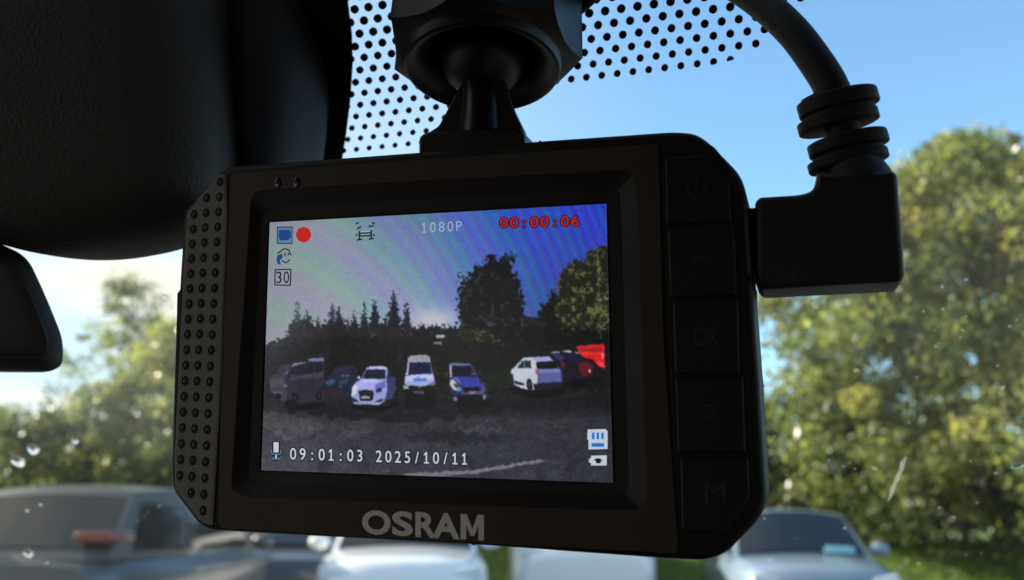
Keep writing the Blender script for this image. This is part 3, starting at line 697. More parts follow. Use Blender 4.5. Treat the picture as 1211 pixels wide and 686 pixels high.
def line_items(s, p0, p1, h, off, gap=.12):
    """monospaced characters between two baseline pixels; h = capital height in pixels"""
    n = len(s); dx, dy = (p1[0] - p0[0]) / n, (p1[1] - p0[1]) / n; it = []
    for i, ch in enumerate(s):
        if ch == ' ': continue
        a = (p0[0] + dx * (i + gap / 2), p0[1] + dy * (i + gap / 2)); b_ = (p0[0] + dx * (i + 1 - gap / 2), p0[1] + dy * (i + 1 - gap / 2))
        it.append((ch, (a[0], a[1] - h), (b_[0], b_[1] - h), b_, a, off, False))
    return it
LB_ = [('O', 428, 462), ('S', 464, 488), ('R', 491, 515), ('A', 512, 543), ('M', 544, 573)]
def base_(x): return 631.8 + (x - 428) * .055
def top_(x): return 602.5 + (x - 428) * .042
MG = ([(x_ * 1.06 - .03, y_ * 1.08 - .04) for x_, y_ in [(0, 0), (.24, 0), (.24, .60), (.41, .16), (.59, .16), (.76, .60), (.76, 0), (1, 0), (1, 1), (.73, 1), (.5, .42), (.27, 1), (0, 1)]], [tuple(range(13))])
_g[('M', .034)] = MG
_g[('M', 0.0)] = ([(0, 0), (1, 0), (1, 1), (0, 1)], [(0, 1, 2, 3)])
it = [(ch, (a + 1.5, top_(a) + 1.5), (b_ - 1.5, top_(b_) + 1.5), (b_ - 1.5, base_(b_) - 1.5), (a + 1.5, base_(a) - 1.5), .034, True) for ch, a, b_ in LB_]
o = dobj('brand_lettering', text_bm(it, -.38), M['print'], cam_root, smooth=False)
# button symbols
_g.pop(('M', 0.0))
bmS = text_bm([('O', (820, 388), (836, 387), (837, 409), (821, 410), 0, True), ('K', (838, 387), (850, 386), (851, 408), (839, 409), 0, True)], -.58)
dobj('symbol', bmS, M['symbol'], btn[2], smooth=False)
dobj('symbol', text_bm([('M', (833, 571), (857, 570), (858, 594), (834, 595), 0, True)], -.58), M['symbol'], btn[4], smooth=False)
def strokes(lines, wpx, y, bm=None):
    bm = bm or bmesh.new()
    for (x0, y0, x1, y1) in lines:
        d = Vector((x1 - x0, y1 - y0)).normalized(); nn = Vector((-d.y, d.x)) * wpx / 2
        q = [(x0 + nn.x, y0 + nn.y), (x1 + nn.x, y1 + nn.y), (x1 - nn.x, y1 - nn.y), (x0 - nn.x, y0 - nn.y)]
        bm.faces.new([bm.verts.new((DL(*p, y)[0], y, DL(*p, y)[1])) for p in q])
    return bm
dobj('symbol', strokes([(818, 314, 829, 301), (829, 301, 840, 313)], 2, -.58), M['symbol'], btn[1], smooth=False)
dobj('symbol', strokes([(826, 480, 846, 479), (827, 485, 836, 498), (836, 498, 846, 484)], 2, -.58), M['symbol'], btn[3], smooth=False)
arc = [(823 + 10 * math.cos(a), 223 + 10 * math.sin(a)) for a in np.linspace(-.9, 4.0, 14)]
dobj('symbol', strokes([(*arc[i], *arc[i + 1]) for i in range(13)] + [(824, 208, 824, 220)], 2, -.58), M['symbol'], btn[0], smooth=False)
# two small indicator windows above the screen
for px in (329, 351):
    c = DL(px, 216, -.4); b2 = lathe_bm([(.75, .2), (.75, -.05), (.6, -.12), (.02, -.14)], 20)
    for v in b2.verts: v.co = Vector((v.co.x * .85 + c[0], -.38 + v.co.z, v.co.y * 1.3 + c[1]))
    dobj('indicator_light', b2, mat('indicator_lens', (.01, .01, .04), .12), cam_root)

# ------------------------------------------------------------------ the picture on the lit screen
def lin(c): c = np.clip(np.asarray(c, float) / 255, 0, 1); return np.where(c <= .04045, c / 12.92, ((c + .055) / 1.055) ** 2.4)
GW, GH = 600, 450
cor = np.array(scr)                          # tl, tr, br, bl in local mm
U, Vv = np.meshgrid(np.linspace(0, 1, GW), np.linspace(0, 1, GH))
loc = ((cor[0][None, None] * (1 - U)[..., None] + cor[1] * U[..., None]) * (1 - Vv)[..., None] + (cor[3] * (1 - U)[..., None] + cor[2] * U[..., None]) * Vv[..., None])
# picture coordinates of every pixel of the panel (400 x 316 drawing units, as measured on the photo)
P3 = loc[..., 0:1] * DA / 1000 - loc[..., 1:2] * 0
dzc = np.array([DZ.dot(CR), DZ.dot(CDN), DZ.dot(CF)])
P3 = DC + loc[..., 0:1] / 1000 * DA + loc[..., 1:2] / 1000 * dzc + .0009 * DN
PX = CX + F * P3[..., 0] / P3[..., 2]; PY = CY + F * P3[..., 1] / P3[..., 2]
def vnoise(x, y, s, seed=0):
    r2 = np.random.default_rng(seed); T = r2.uniform(-1, 1, (256, 256)); x = x / s + 1000; y = y / s + 1000
    xi, yi = np.floor(x).astype(int), np.floor(y).astype(int); fx, fy = x - xi, y - yi; fx = fx * fx * (3 - 2 * fx); fy = fy * fy * (3 - 2 * fy)
    g = lambda a, b: T[a % 256, b % 256]
    return (g(xi, yi) * (1 - fx) + g(xi + 1, yi) * fx) * (1 - fy) + (g(xi, yi + 1) * (1 - fx) + g(xi + 1, yi + 1) * fx) * fy
def fbm(s, seed=0, o=4): return sum(vnoise(PX, PY, s / 2 ** i, seed + i) * .5 ** i for i in range(o)) / 1.6
def ip(xs, v, x): return np.interp(x, xs, v)
IMG = np.zeros((GH, GW, 3))
def inpoly(pts, X, Y):
    c = np.zeros(X.shape, bool); n = len(pts)
    for i in range(n):
        (x1, y1), (x2, y2) = pts[i], pts[(i + 1) % n]
        if y1 == y2: continue
        c ^= ((y1 > Y) != (y2 > Y)) & (X < (x2 - x1) * (Y - y1) / (y2 - y1) + x1)
    return c
def poly(pts, c, a=1.0, jit=0, js=3, seed=5, sub=None):
    global IMG
    X = PX + (jit * vnoise(PX, PY, js, seed) if jit else 0); Y = PY + (jit * vnoise(PX, PY, js, seed + 9) if jit else 0)
    m = inpoly(pts, X, Y).astype(float)
    # soft edge
    m = (m + np.roll(m, 1, 0) + np.roll(m, -1, 0) + np.roll(m, 1, 1) + np.roll(m, -1, 1)) / 5
    m = (m * a)[..., None]; cc_ = np.asarray(c, float); IMG = IMG * (1 - m) + cc_ * m
# sky
tx = np.clip((PX - 315) / 405, 0, 1); ty = np.clip((PY - 245) / 150, 0, 1)
def grad(keys, t): k_ = [a for a, _ in keys]; return np.stack([np.interp(t, k_, [c[i] for _, c in keys]) for i in range(3)], -1)
topc = grad([(0, (142, 154, 158)), (.2, (122, 142, 154)), (.45, (86, 114, 162)), (.7, (46, 80, 182)), (1, (38, 60, 188))], tx)
botc = grad([(0, (156, 164, 168)), (.2, (152, 162, 168)), (.45, (142, 156, 178)), (.62, (94, 124, 184)), (.8, (56, 84, 150)), (1, (60, 80, 140))], tx)
IMG = topc * (1 - ty[..., None]) + botc * ty[..., None]
# interference bands of the panel
rr_ = np.hypot(PX - 300, (PY - 560) * .95); ph = rr_ / (3.4 - 1.0 * tx) + 1.1 * np.sin(PX / 41) + PY / 40
amp = (1.5 + 13 * tx) * (1 - .25 * ty)
for ch, o_, s_ in ((0, 0, .35), (1, 2.1, .8), (2, 4.0, .9)): IMG[..., ch] += amp * s_ * np.sin(ph + o_) + (7 - 2 * tx) * np.sin(rr_ / 11 + o_ * 1.7 + PX / 50)
hz = np.exp(-((PX - 515) ** 2 / 30 ** 2 + (PY - 380) ** 2 / 16 ** 2))[..., None]; IMG = IMG * (1 - .75 * hz) + np.array([205, 196, 208]) * .75 * hz
# ground
gmask = PY > 455
gcol = np.stack([np.interp(PX, [310, 420, 560, 720], v) for v in ([58, 50, 42, 44], [58, 51, 44, 45], [66, 60, 54, 53])], -1)
gcol *= (1 + .20 * fbm(16, 40)[..., None] + .14 * fbm(3, 50)[..., None]) * np.interp(PY, [455, 480, 500, 560], [.42, .55, 1.0, 1.12])[..., None]
IMG = np.where(gmask[..., None], gcol, IMG)
# far low trees and hedge mass behind the cars
tops = [(305, 408), (322, 404), (335, 398), (350, 392), (380, 388), (420, 390), (470, 391), (500, 394), (530, 392), (560, 396), (600, 392), (622, 374), (636, 378), (650, 360), (722, 350), (730, 470), (600, 472), (500, 470), (400, 476), (305, 478)]
poly(tops, (30, 30, 34), 1, 4, 4)
IMG = IMG + 0
lm = np.clip((395 - PX) / 80, 0, 1) * np.clip((PY - 360) / 40, 0, 1) * (PY < 470)
def foliage(pts, dark, light, jit=5, js=4, seed=1, thr=.15, a=1.0):
    global IMG
    jit, js = jit * .9, js * .62
    n_ = fbm(6, seed + 20); n2 = fbm(1.5, seed + 60, 2); k_ = np.clip((n_ * .9 + n2 * .7 - thr) * 2.2, 0, 1)[..., None]
    c = np.asarray(dark, float) * (1 - k_) + np.asarray(light, float) * k_
    m = np.zeros(PX.shape)
    for s_ in range(2):
        X = PX + jit * vnoise(PX, PY, js, seed) + jit * .6 * vnoise(PX, PY, js * .4, seed + 3); Y = PY + jit * vnoise(PX, PY, js, seed + 9) + jit * .6 * vnoise(PX, PY, js * .4, seed + 7)
        m = inpoly(pts, X, Y).astype(float)
    m = (m * 2 + np.roll(m, 1, 0) + np.roll(m, -1, 0) + np.roll(m, 1, 1) + np.roll(m, -1, 1)) / 6 * a
    IMG = IMG * (1 - m[..., None]) + c * m[..., None]
def conifer(x, yt, yb, w_, dark, light, seed):
    pts = [(x, yt)]; n = 7
    for i in range(1, n + 1):
        y = yt + (yb - yt) * i / n; ww_ = w_ * i / n
        pts.append((x + ww_, y)); pts.append((x + ww_ * .6, y + 1))
    l_ = [(2 * x - a, b) for a, b in pts[1:]][::-1]
    foliage(pts + l_, dark, light, 3, 3, seed, .25)
for (x, yt, yb, w_, d_, l_) in [(352, 355, 420, 12, (62, 66, 86), (96, 100, 120)), (363, 364, 420, 11, (50, 54, 72), (82, 86, 104)), (376, 372, 420, 12, (48, 48, 66), (76, 78, 96)), (393, 356, 415, 14, (44, 46, 62), (72, 74, 92)),
                              (401, 360, 415, 12, (40, 42, 58), (66, 68, 86)), (411, 376, 412, 11, (34, 38, 50), (60, 66, 78)), (419, 366, 412, 10, (30, 36, 54), (60, 72, 90)), (431, 356, 410, 11, (24, 32, 50), (52, 66, 88)),
                              (443, 353, 410, 14, (22, 28, 46), (48, 60, 82)), (466, 342, 408, 17, (16, 22, 38), (44, 56, 78)), (481, 356, 408, 13, (18, 24, 40), (44, 54, 72)), (455, 372, 406, 10, (18, 24, 40), (40, 50, 66))]:
    conifer(x, yt, yb, w_, d_, l_, int(x))
foliage([(340, 384), (360, 376), (380, 384), (400, 378), (420, 386), (450, 384), (495, 388), (540, 396), (600, 400), (600, 450), (340, 450)], (30, 28, 32), (58, 54, 52), 6, 4, 3, .3)
foliage([(488, 392), (500, 386), (512, 384), (520, 388), (535, 386), (545, 392), (560, 402), (560, 425), (488, 425)], (16, 18, 24), (40, 46, 44), 5, 4, 5, .3)
foliage([(498, 400), (530, 396), (560, 404), (575, 430), (498, 430)], (24, 18, 20), (60, 44, 34), 5, 3, 8, .2)
# middle dark tree
foliage([(542, 392), (541, 358), (545, 335), (543, 326), (550, 326), (554, 332), (560, 316), (566, 312), (570, 316), (576, 305), (582, 303), (588, 308), (596, 306), (603, 299), (607, 303), (606, 318), (614, 328), (616, 342), (620, 352), (622, 380), (630, 400), (632, 440), (545, 440), (538, 420)],
        (11, 14, 20), (52, 58, 58), 6, 5, 11, .22)
foliage([(546, 396), (560, 388), (580, 392), (596, 412), (590, 432), (544, 432)], (28, 26, 20), (74, 74, 52), 5, 4, 13, .1)
# right trees
foliage([(636, 378), (640, 362), (650, 352), (656, 342), (662, 350), (670, 356), (690, 350), (722, 350), (722, 440), (622, 440), (622, 392)], (10, 14, 16), (36, 44, 32), 5, 4, 17, .25)
foliage([(660, 352), (661, 332), (668, 318), (674, 310), (680, 306), (688, 312), (692, 308), (697, 296), (704, 294), (716, 289), (722, 288), (722, 396), (700, 400), (668, 392), (656, 368)], (26, 30, 22), (96, 98, 62), 4, 4, 19, .05)
foliage([(622, 396), (660, 388), (722, 392), (722, 452), (600, 452)], (8, 10, 14), (22, 28, 24), 5, 4, 23, .3)
poly([(706, 296), (707.4, 296), (711, 400), (709.4, 400)], (130, 128, 120), .45, .8)
poly([(708, 292), (713, 290), (713, 292), (709, 294)], (20, 24, 40), 1)
# lower hedge, grass, left haze
foliage([(310, 410), (400, 398), (540, 402), (600, 408), (722, 410), (722, 462), (310, 470)], (17, 17, 20), (34, 36, 34), 6, 5, 29, .35)
poly([(566, 440), (604, 436), (604, 458), (572, 464)], (22, 34, 24), .7, 3)
hzl = np.clip((400 - PX) / 85, 0, 1)[..., None] * np.clip((500 - PY) / 120, 0, 1)[..., None]; IMG = IMG * (1 - .42 * hzl) + np.array([112, 122, 134]) * .42 * hzl
# long shadow in front of the row and worn patches
poly([(335, 478), (420, 484), (520, 486), (722, 462), (722, 470), (640, 480), (560, 492), (470, 500), (400, 496), (340, 486)], (22, 21, 28), .85, 5, 8)
for (q, c, a) in [([(312, 488), (350, 492), (392, 506), (360, 512), (312, 506)], (96, 92, 90), .35), ([(404, 508), (446, 505), (440, 512), (404, 512)], (86, 76, 72), .35), ([(540, 506), (590, 505), (594, 511), (545, 511)], (84, 80, 84), .45),
                  ([(312, 502), (330, 512), (355, 517), (330, 518)], (120, 118, 122), .35), ([(468, 516), (520, 510), (600, 520), (540, 526)], (20, 19, 24), .5), ([(620, 500), (680, 494), (660, 503)], (70, 68, 70), .35)]: poly(q, c, a, 5, 4, 31)
poly([(478, 560), (560, 556), (640, 543), (646, 545), (565, 560), (500, 565), (480, 565)], (126, 122, 134), .9, 1.2)
poly([(355, 495), (358, 495), (363, 560), (359, 560)], (110, 108, 110), .22, 2)
# cars: drawing helpers in picture units
def P_(q, c, a=1, j=.5): poly(q, c, a, j, 2, 71)
def ell_(a_, b_, c_, d_): return [(a_ + c_ * math.cos(k_ * .449), b_ + d_ * math.sin(k_ * .449)) for k_ in range(14)]
def Rr(x0, y0, x1, y1, c, a=1): P_([(x0, y0), (x1, y0), (x1, y1), (x0, y1)], c, a, .35)
P_([(318, 447), (326, 442), (333, 432), (343, 431), (350, 440), (350, 470), (335, 475), (320, 464)], (64, 62, 78), .85); P_([(326, 443), (334, 434), (338, 434), (334, 443)], (44, 50, 70)); P_([(318, 450), (334, 447), (336, 455), (320, 458)], (80, 78, 92), .6); Rr(322, 463, 334, 465, (92, 94, 112), .6)
P_([(338, 444), (343, 431), (348, 429), (362, 427.5), (383, 423.5), (385, 474), (356, 478), (340, 474)], (42, 38, 53)); P_([(347, 430), (362, 427.5), (362, 429), (344, 434), (339, 444), (338, 442)], (150, 156, 170), .7); P_([(364, 424.5), (382, 422.5), (384, 427), (365, 427.5)], (120, 140, 172), .8); P_([(344, 441), (349, 433), (360, 431), (360, 443)], (30, 31, 44)); Rr(336, 456, 340, 457.5, (170, 170, 180), .7)
P_([(343, 445), (382, 440), (382, 446), (343, 450)], (66, 64, 80), .7); P_([(362, 431), (370, 429.5), (370, 441), (362, 442.5)], (24, 26, 38)); P_([(372, 429), (381, 427.6), (381, 439), (372, 440.6)], (24, 26, 38)); Rr(370.2, 442, 371, 470, (26, 25, 34), .8); Rr(354, 444, 355, 472, (26, 25, 34), .8)
P_(ell_(349, 470, 3.6, 5.4), (10, 10, 14)); P_(ell_(377, 468, 3.6, 5.6), (10, 10, 14)); P_(ell_(349, 470, 1.6, 2.6), (54, 54, 64), .8); P_(ell_(377, 468, 1.6, 2.6), (54, 54, 64), .8); P_(ell_(329, 469, 3, 4.4), (12, 12, 16))
P_([(340, 472), (356, 478), (384, 474), (384, 482), (350, 486), (336, 480)], (14, 13, 20), .9)
P_([(380, 456), (391, 443), (398, 432.5), (419, 432), (424, 440), (424, 470), (384, 470)], (28, 33, 52)); P_([(391, 443), (399, 434), (417, 434), (414, 444)], (34, 34, 60)); P_([(383, 453), (392, 448), (398, 450), (390, 457)], (50, 84, 124), .8); P_([(404, 444), (413, 443), (413, 445), (404, 446)], (110, 118, 140), .7); P_([(400, 452), (412, 447), (410, 453), (402, 456)], (44, 66, 92), .8); Rr(401, 456.5, 404, 458, (150, 160, 180), .6); P_([(382, 462), (405, 461), (404, 470), (382, 470)], (46, 28, 36), .8)
# white hatchback
P_([(456, 437), (461, 438), (468, 448), (468, 462), (463, 472), (456, 472)], (58, 62, 108), .85); P_([(459, 440), (464, 441), (466, 446), (459, 446)], (20, 24, 44))
P_([(415.5, 469), (416, 458), (421, 452), (428, 447), (433, 435), (438, 433.3), (454, 433), (458.5, 435), (457, 449), (458, 462), (455, 474), (449, 478), (420, 477)], (146, 150, 206))
P_([(428.5, 447.5), (433.5, 437), (455.8, 437), (455.8, 448), (440, 448)], (22, 26, 40)); P_([(434, 436), (438, 433.6), (455, 433.4), (457, 436.6)], (182, 182, 228)); P_([(421, 453), (430, 449), (452, 449), (446, 456), (438, 461), (422, 459)], (164, 166, 232)); P_([(424, 451), (434, 448.5), (450, 449), (440, 452)], (196, 198, 240), .7)
P_([(416, 460), (420, 455), (423, 457), (421, 465), (417, 468)], (206, 206, 210)); P_([(443, 455), (456, 450), (456, 458), (446, 463)], (84, 92, 182), .8); P_([(444, 460), (452, 458.5), (451, 463), (445, 464.5)], (36, 38, 64))
P_([(424, 463), (428, 461.5), (440, 461.5), (442, 465), (440, 474), (426, 474)], (20, 20, 26)); Rr(426.5, 468.4, 437.5, 471.6, (150, 150, 168)); Rr(427, 464.5, 440, 465.2, (70, 72, 84), .8); P_([(416, 470), (422, 473), (425, 476), (418, 475.5)], (34, 44, 66)); P_([(443, 475), (451, 472), (454, 473), (449, 476.5)], (34, 44, 66)); P_([(416, 475), (425, 477), (440, 477.5), (455, 474.5), (448, 479), (420, 478.5)], (170, 184, 206), .8)
P_([(422, 446), (425, 444.5), (426, 447.5), (423, 448)], (196, 196, 204)); P_([(416, 480), (460, 480), (468, 472), (474, 478), (452, 488), (420, 485)], (9, 9, 15), .85)
# white van
P_([(478, 452), (481, 436), (483, 423), (486, 420.2), (504, 419.6), (508, 422), (511, 438), (514, 448), (514, 455), (508, 458), (480, 457)], (150, 164, 214))
P_([(483, 427.5), (485, 421), (504, 420.2), (508, 423), (508.5, 427.5)], (156, 154, 158)); 
for k_ in range(7): Rr(486 + k_ * 3, 420.6, 487 + k_ * 3, 427, (112, 108, 118), .55)
P_([(482, 443.5), (483.5, 428.6), (508.5, 428), (511, 442), (500, 442)], (12, 22, 58)); P_([(484, 441), (486, 434), (494, 438), (500, 442)], (52, 26, 40), .5); P_([(481.5, 443), (483, 429), (483.8, 429), (482.6, 443)], (214, 210, 212)); P_([(479, 446), (496, 443), (512, 444), (513, 449), (480, 451)], (196, 198, 222), .8); P_([(488, 448), (504, 447), (505, 450.5), (490, 451)], (52, 94, 206), .8); Rr(492, 445.4, 496, 447, (60, 90, 180), .7)
P_([(479, 455.5), (500, 457), (513, 454), (513, 462), (508, 470), (482, 470), (478, 462)], (14, 14, 21)); P_([(476.8, 455), (483, 456.5), (483.5, 460.5), (477.6, 460)], (150, 158, 150)); P_([(508, 453), (514.5, 451), (514, 456), (509, 456.6)], (120, 92, 124), .8); Rr(489.5, 462, 501.5, 466, (74, 74, 92), .9); Rr(494, 456.6, 497, 459, (120, 118, 128), .8)
P_([(478, 466), (514, 466), (516, 484), (480, 484)], (7, 9, 20), .8)
# blue hatchback
P_([(532, 462), (531, 446), (531, 432), (535, 430), (557, 430.6), (561, 436), (566, 446), (572, 454), (574.5, 460), (573, 470), (560, 473), (540, 472)], (34, 38, 84))
P_([(530, 431.5), (534, 429.6), (556, 430), (557, 432), (532, 433)], (84, 116, 146)); P_([(531.6, 433), (533.8, 432), (534.2, 446), (532.6, 447)], (196, 190, 180)); P_([(534.5, 432.6), (556, 432.6), (562, 444.8), (535, 445)], (13, 14, 36)); P_([(556, 431.6), (558, 432), (563, 444), (561.6, 444)], (70, 60, 84), .8)
P_([(535, 446), (550, 446), (566, 447), (569, 458), (552, 458), (544, 455)], (48, 58, 156)); P_([(534, 446), (541, 447), (547, 456), (541, 452)], (112, 112, 170), .8); Rr(557, 441.4, 562, 443.4, (120, 124, 132), .6)
P_([(532, 449), (536, 449), (541, 455), (545, 459), (542, 463), (536, 461), (532.5, 455)], (182, 182, 180)); P_([(536, 453), (541, 455.5), (543, 458.5), (538, 458)], (34, 36, 50)); P_([(539, 459), (545, 458), (547, 463), (541, 463.5)], (60, 130, 190), .8)
P_([(548, 458.6), (567, 457.6), (566, 462), (550, 463)], (8, 8, 14)); Rr(553.6, 463, 563, 466.2, (116, 112, 118)); P_([(568, 454), (573, 453), (575, 462), (570, 464)], (66, 62, 124)); P_([(547, 464), (553, 465), (553, 468), (546, 467)], (70, 84, 120), .8); P_([(563, 463), (573, 462), (571, 466), (564, 467)], (100, 96, 112), .7)
P_([(536, 469), (541, 470.5), (541.5, 474.5), (537, 473.5)], (106, 120, 178), .9); P_([(571, 468), (574.6, 466.5), (574.5, 471), (571, 473)], (132, 128, 136), .9); P_([(541, 467), (570, 467), (570, 478), (542, 478)], (8, 8, 12), .9); P_([(526, 441), (530, 440.4), (530, 444), (527, 444)], (48, 52, 70)); P_([(566, 441), (569, 440.4), (568, 443)], (70, 76, 84)); P_([(538, 476), (574, 473), (584, 480), (545, 486)], (7, 7, 11), .8)
# white estate at the right, seen from behind
P_([(629, 422.6), (654, 421.6), (660, 427), (664, 437), (665, 452), (660, 458), (632, 461)], (70, 76, 132))
P_([(603.8, 440), (605, 437), (609.7, 433), (617.6, 424), (622, 422.8), (632, 422), (637, 429), (636, 440), (635, 455), (632, 461), (622.8, 461), (607, 455)], (188, 194, 206))
P_([(628, 424), (632, 422), (652, 421.8), (658, 426.4), (636, 428)], (156, 156, 216)); P_([(611.7, 434.8), (617.6, 426.6), (627.6, 426.2), (628, 435.6)], (22, 40, 48)); Rr(619.5, 426.4, 620.8, 435.4, (120, 130, 132)); P_([(634, 428.4), (657, 427.6), (660.5, 435), (635, 436.4)], (9, 8, 14)); P_([(636, 437), (661, 436), (663.5, 451), (638, 452)], (84, 92, 152)); P_([(637, 437), (661, 436), (662, 440), (637.5, 441)], (118, 126, 172), .9); P_([(633, 429), (635.4, 436), (635.4, 446), (632, 438)], (206, 176, 196), .8); Rr(633.6, 437, 636, 443, (120, 56, 84), .9)
P_([(608.4, 450), (614, 452), (620.5, 453.5), (620.5, 456), (609, 454)], (24, 28, 44)); P_([(603.8, 442), (606.6, 443), (608, 452), (607.4, 459.5), (604.6, 458)], (24, 28, 36)); P_([(623, 449), (625.6, 447.4), (629, 450), (630, 460), (625, 461.5), (623, 457)], (16, 16, 24)); Rr(625, 452, 627.6, 458, (86, 84, 96), .7)
P_([(631, 454), (664, 451.5), (665.5, 457), (655, 460.6), (632, 462)], (24, 20, 36)); P_([(603, 459), (632, 462), (668, 459), (670, 467), (630, 472), (606, 465)], (6, 6, 10), .85)
# dark and red cars, red van
P_([(681, 409.7), (700, 407.6), (714.7, 407), (715.4, 436), (708, 433.5), (701.5, 425.4), (687, 421.5)], (206, 30, 36)); P_([(685.8, 412.3), (712, 411.6), (712, 415.8), (687, 416)], (140, 28, 34), .8); P_([(686, 417), (712, 417), (712, 419), (688, 419)], (236, 52, 52), .8); P_([(706, 428), (714, 428), (715, 435), (709, 433)], (240, 78, 84), .8); Rr(711.4, 417, 714.4, 424, (226, 150, 156), .7)
P_([(650, 422), (655, 417), (664, 415), (676, 414), (684, 418), (693, 424), (702, 427), (710, 436), (708, 444), (690, 451), (668, 451), (663, 436)], (22, 17, 32)); P_([(651, 416.6), (662, 415.4), (662.4, 417), (652, 418)], (190, 186, 196), .9); P_([(665, 415), (674, 414), (678, 417), (674, 416.4), (666, 416.6)], (190, 190, 200), .9); P_([(652, 418.4), (662, 418), (668, 424), (661, 427)], (42, 44, 96)); P_([(661, 426), (667, 428), (670, 434), (664, 434)], (78, 36, 54)); P_([(683, 430), (694, 427), (702, 433), (700, 443), (690, 446), (684, 437)], (84, 20, 34)); Rr(696.6, 437, 698.8, 440.4, (226, 206, 210), .9); P_([(671, 421), (684, 421), (690, 428), (676, 430)], (20, 24, 48)); Rr(680, 416.4, 684.6, 418.4, (170, 180, 190), .7)
P_([(668, 451), (706, 446), (714, 450), (690, 458), (668, 458)], (6, 6, 9), .9)
P_([(516, 396.4), (524, 395.6), (527, 399), (516, 400)], (196, 202, 214), .8); P_([(512, 405), (522, 404), (523, 407.4), (512, 407)], (150, 156, 170), .7)
for k_ in range(60):      # broken light patches on the rough ground
    r3 = np.random.default_rng(500 + k_); x_, y_ = r3.uniform(312, 715), r3.uniform(488, 566); l_ = r3.uniform(4, 20); c_ = [(70, 66, 68), (74, 70, 74), (20, 19, 22), (96, 94, 98)][r3.integers(0, 4)]
    poly([(x_ - l_, y_), (x_, y_ - r3.uniform(.6, 2)), (x_ + l_, y_ + r3.uniform(-.6, .6)), (x_, y_ + r3.uniform(.6, 2))], c_, r3.uniform(.2, .5), 3, 3, k_)
# lens softness, then sensor grain and block noise
def soft(I): return (I * 4 + np.roll(I, 1, 0) + np.roll(I, -1, 0) + np.roll(I, 1, 1) + np.roll(I, -1, 1)) / 8
SH = soft(soft(IMG)); dk = (PY > 400)[..., None]
IMG = np.where(dk, SH * (1 + (.17 * fbm(2.0, 77, 2)[..., None] + .12 * fbm(6, 79, 2)[..., None]) * np.clip(1.1 - SH.mean(-1, keepdims=True) / 130, .12, 1)), soft(soft(IMG)))
IMG += rng.normal(0, 4.2, (GH, GW, 1)) + rng.normal(0, 5.0, (GH, GW, 3)) + 3 * fbm(5, 90)[..., None]
IMG = np.clip(IMG, 4, 255)
me = bpy.data.meshes.new('screen')
VV = np.zeros((GH * GW, 3)); VV[:, 0] = loc[..., 0].ravel(); VV[:, 1] = .9; VV[:, 2] = loc[..., 1].ravel(); VV *= .001
idx = np.arange(GH * GW).reshape(GH, GW); Q = np.stack([idx[:-1, :-1], idx[1:, :-1], idx[1:, 1:], idx[:-1, 1:]], -1).reshape(-1, 4)
me.vertices.add(GH * GW); me.loops.add(len(Q) * 4); me.polygons.add(len(Q)); me.vertices.foreach_set('co', VV.reshape(-1)); me.loops.foreach_set('vertex_index', Q.reshape(-1).astype(np.int32))
me.polygons.foreach_set('loop_start', np.arange(0, len(Q) * 4, 4, dtype=np.int32)); me.polygons.foreach_set('loop_total', np.full(len(Q), 4, dtype=np.int32))
ca = me.color_attributes.new('picture', 'FLOAT_COLOR', 'POINT'); cc4 = np.ones((GH * GW, 4)); cc4[:, :3] = lin(IMG).reshape(-1, 3); ca.data.foreach_set('color', cc4.reshape(-1)); me.update()
sm = bpy.data.materials.new('lit_screen'); sm.use_nodes = True; t = sm.node_tree; b = t.nodes['Principled BSDF']; b.inputs['Base Color'].default_value = (.004, .004, .005, 1); b.inputs['Roughness'].default_value = .25
at = t.nodes.new('ShaderNodeAttribute'); at.attribute_name = 'picture'; t.links.new(at.outputs['Color'], b.inputs['Emission Color']); b.inputs['Emission Strength'].default_value = 1 / 2 ** sc.view_settings.exposure
screen = link('screen', me, sm, cam_root)
# on-screen signs and figures
def em(name, c): c = lin(c); return mat('lit_' + name, (.004, .004, .004), .4, emit=tuple(c), es=1 / 2 ** sc.view_settings.exposure)
EW, EK, ER, EB, EG = em('white', (190, 200, 212)), em('black', (14, 15, 20)), em('red', (186, 26, 26)), em('blue', (22, 110, 205)), em('grey', (160, 170, 190))
EDR, EDB, ESK = em('deep_red', (170, 22, 30)), em('deep_blue', (24, 62, 130)), em('dim_blue', (84, 126, 158))
def sobj(name, bm, m, lab=None):
    o = dobj(name, bm, m, screen, smooth=False)
    if lab: o['label'] = lab
    return o
def flat(polys, y, bm=None):
    bm = bm or bmesh.new()
    for q in polys: bm.faces.new([bm.verts.new((DL(*p, y)[0], y, DL(*p, y)[1])) for p in q])
    return bm
def rect(x0, y0, x1, y1): return [(x0, y0), (x1, y0), (x1, y1), (x0, y1)]
def ell(cx_, cy_, a, b_, n=18): return [(cx_ + a * math.cos(2 * math.pi * i / n), cy_ + b_ * math.sin(2 * math.pi * i / n)) for i in range(n)]
TS = '09:01:03 2025/10/11'
ts = (341, 543.2), (555, 549.6)
sobj('timestamp_shadow', text_bm(line_items(TS, *ts, 13.5, .075, .2), .86), EK)
sobj('timestamp', text_bm(line_items(TS, *ts, 13.5, .008, .2), .83), EW)
sobj('resolution_text', text_bm(line_items('1080P', (496.5, 275.5), (548, 273.0), 12, -.004, .16), .85), EG)
tm = (590, 269.6), (686, 267.2)
sobj('timer_shadow', text_bm(line_items('00:00:06', *tm, 12, .075, .04), .86), EK)
sobj('timer', text_bm(line_items('00:00:06', *tm, 12, .012, .04), .83), ER)
sobj('record_dot', flat([ell(359, 277.5, 9.3, 9.6, 8)], .85), ER)
sobj('picture_icon', flat([rect(327.5, 268, 346, 288.5)], .87), EK); sobj('picture_icon', flat([rect(328.6, 269.2, 345, 287.4)], .86), ESK); sobj('picture_icon', flat([[(330, 272), (342, 271.5), (344.5, 275), (344, 281), (341, 284), (331, 284.5), (329.6, 280)]], .84), EDB)
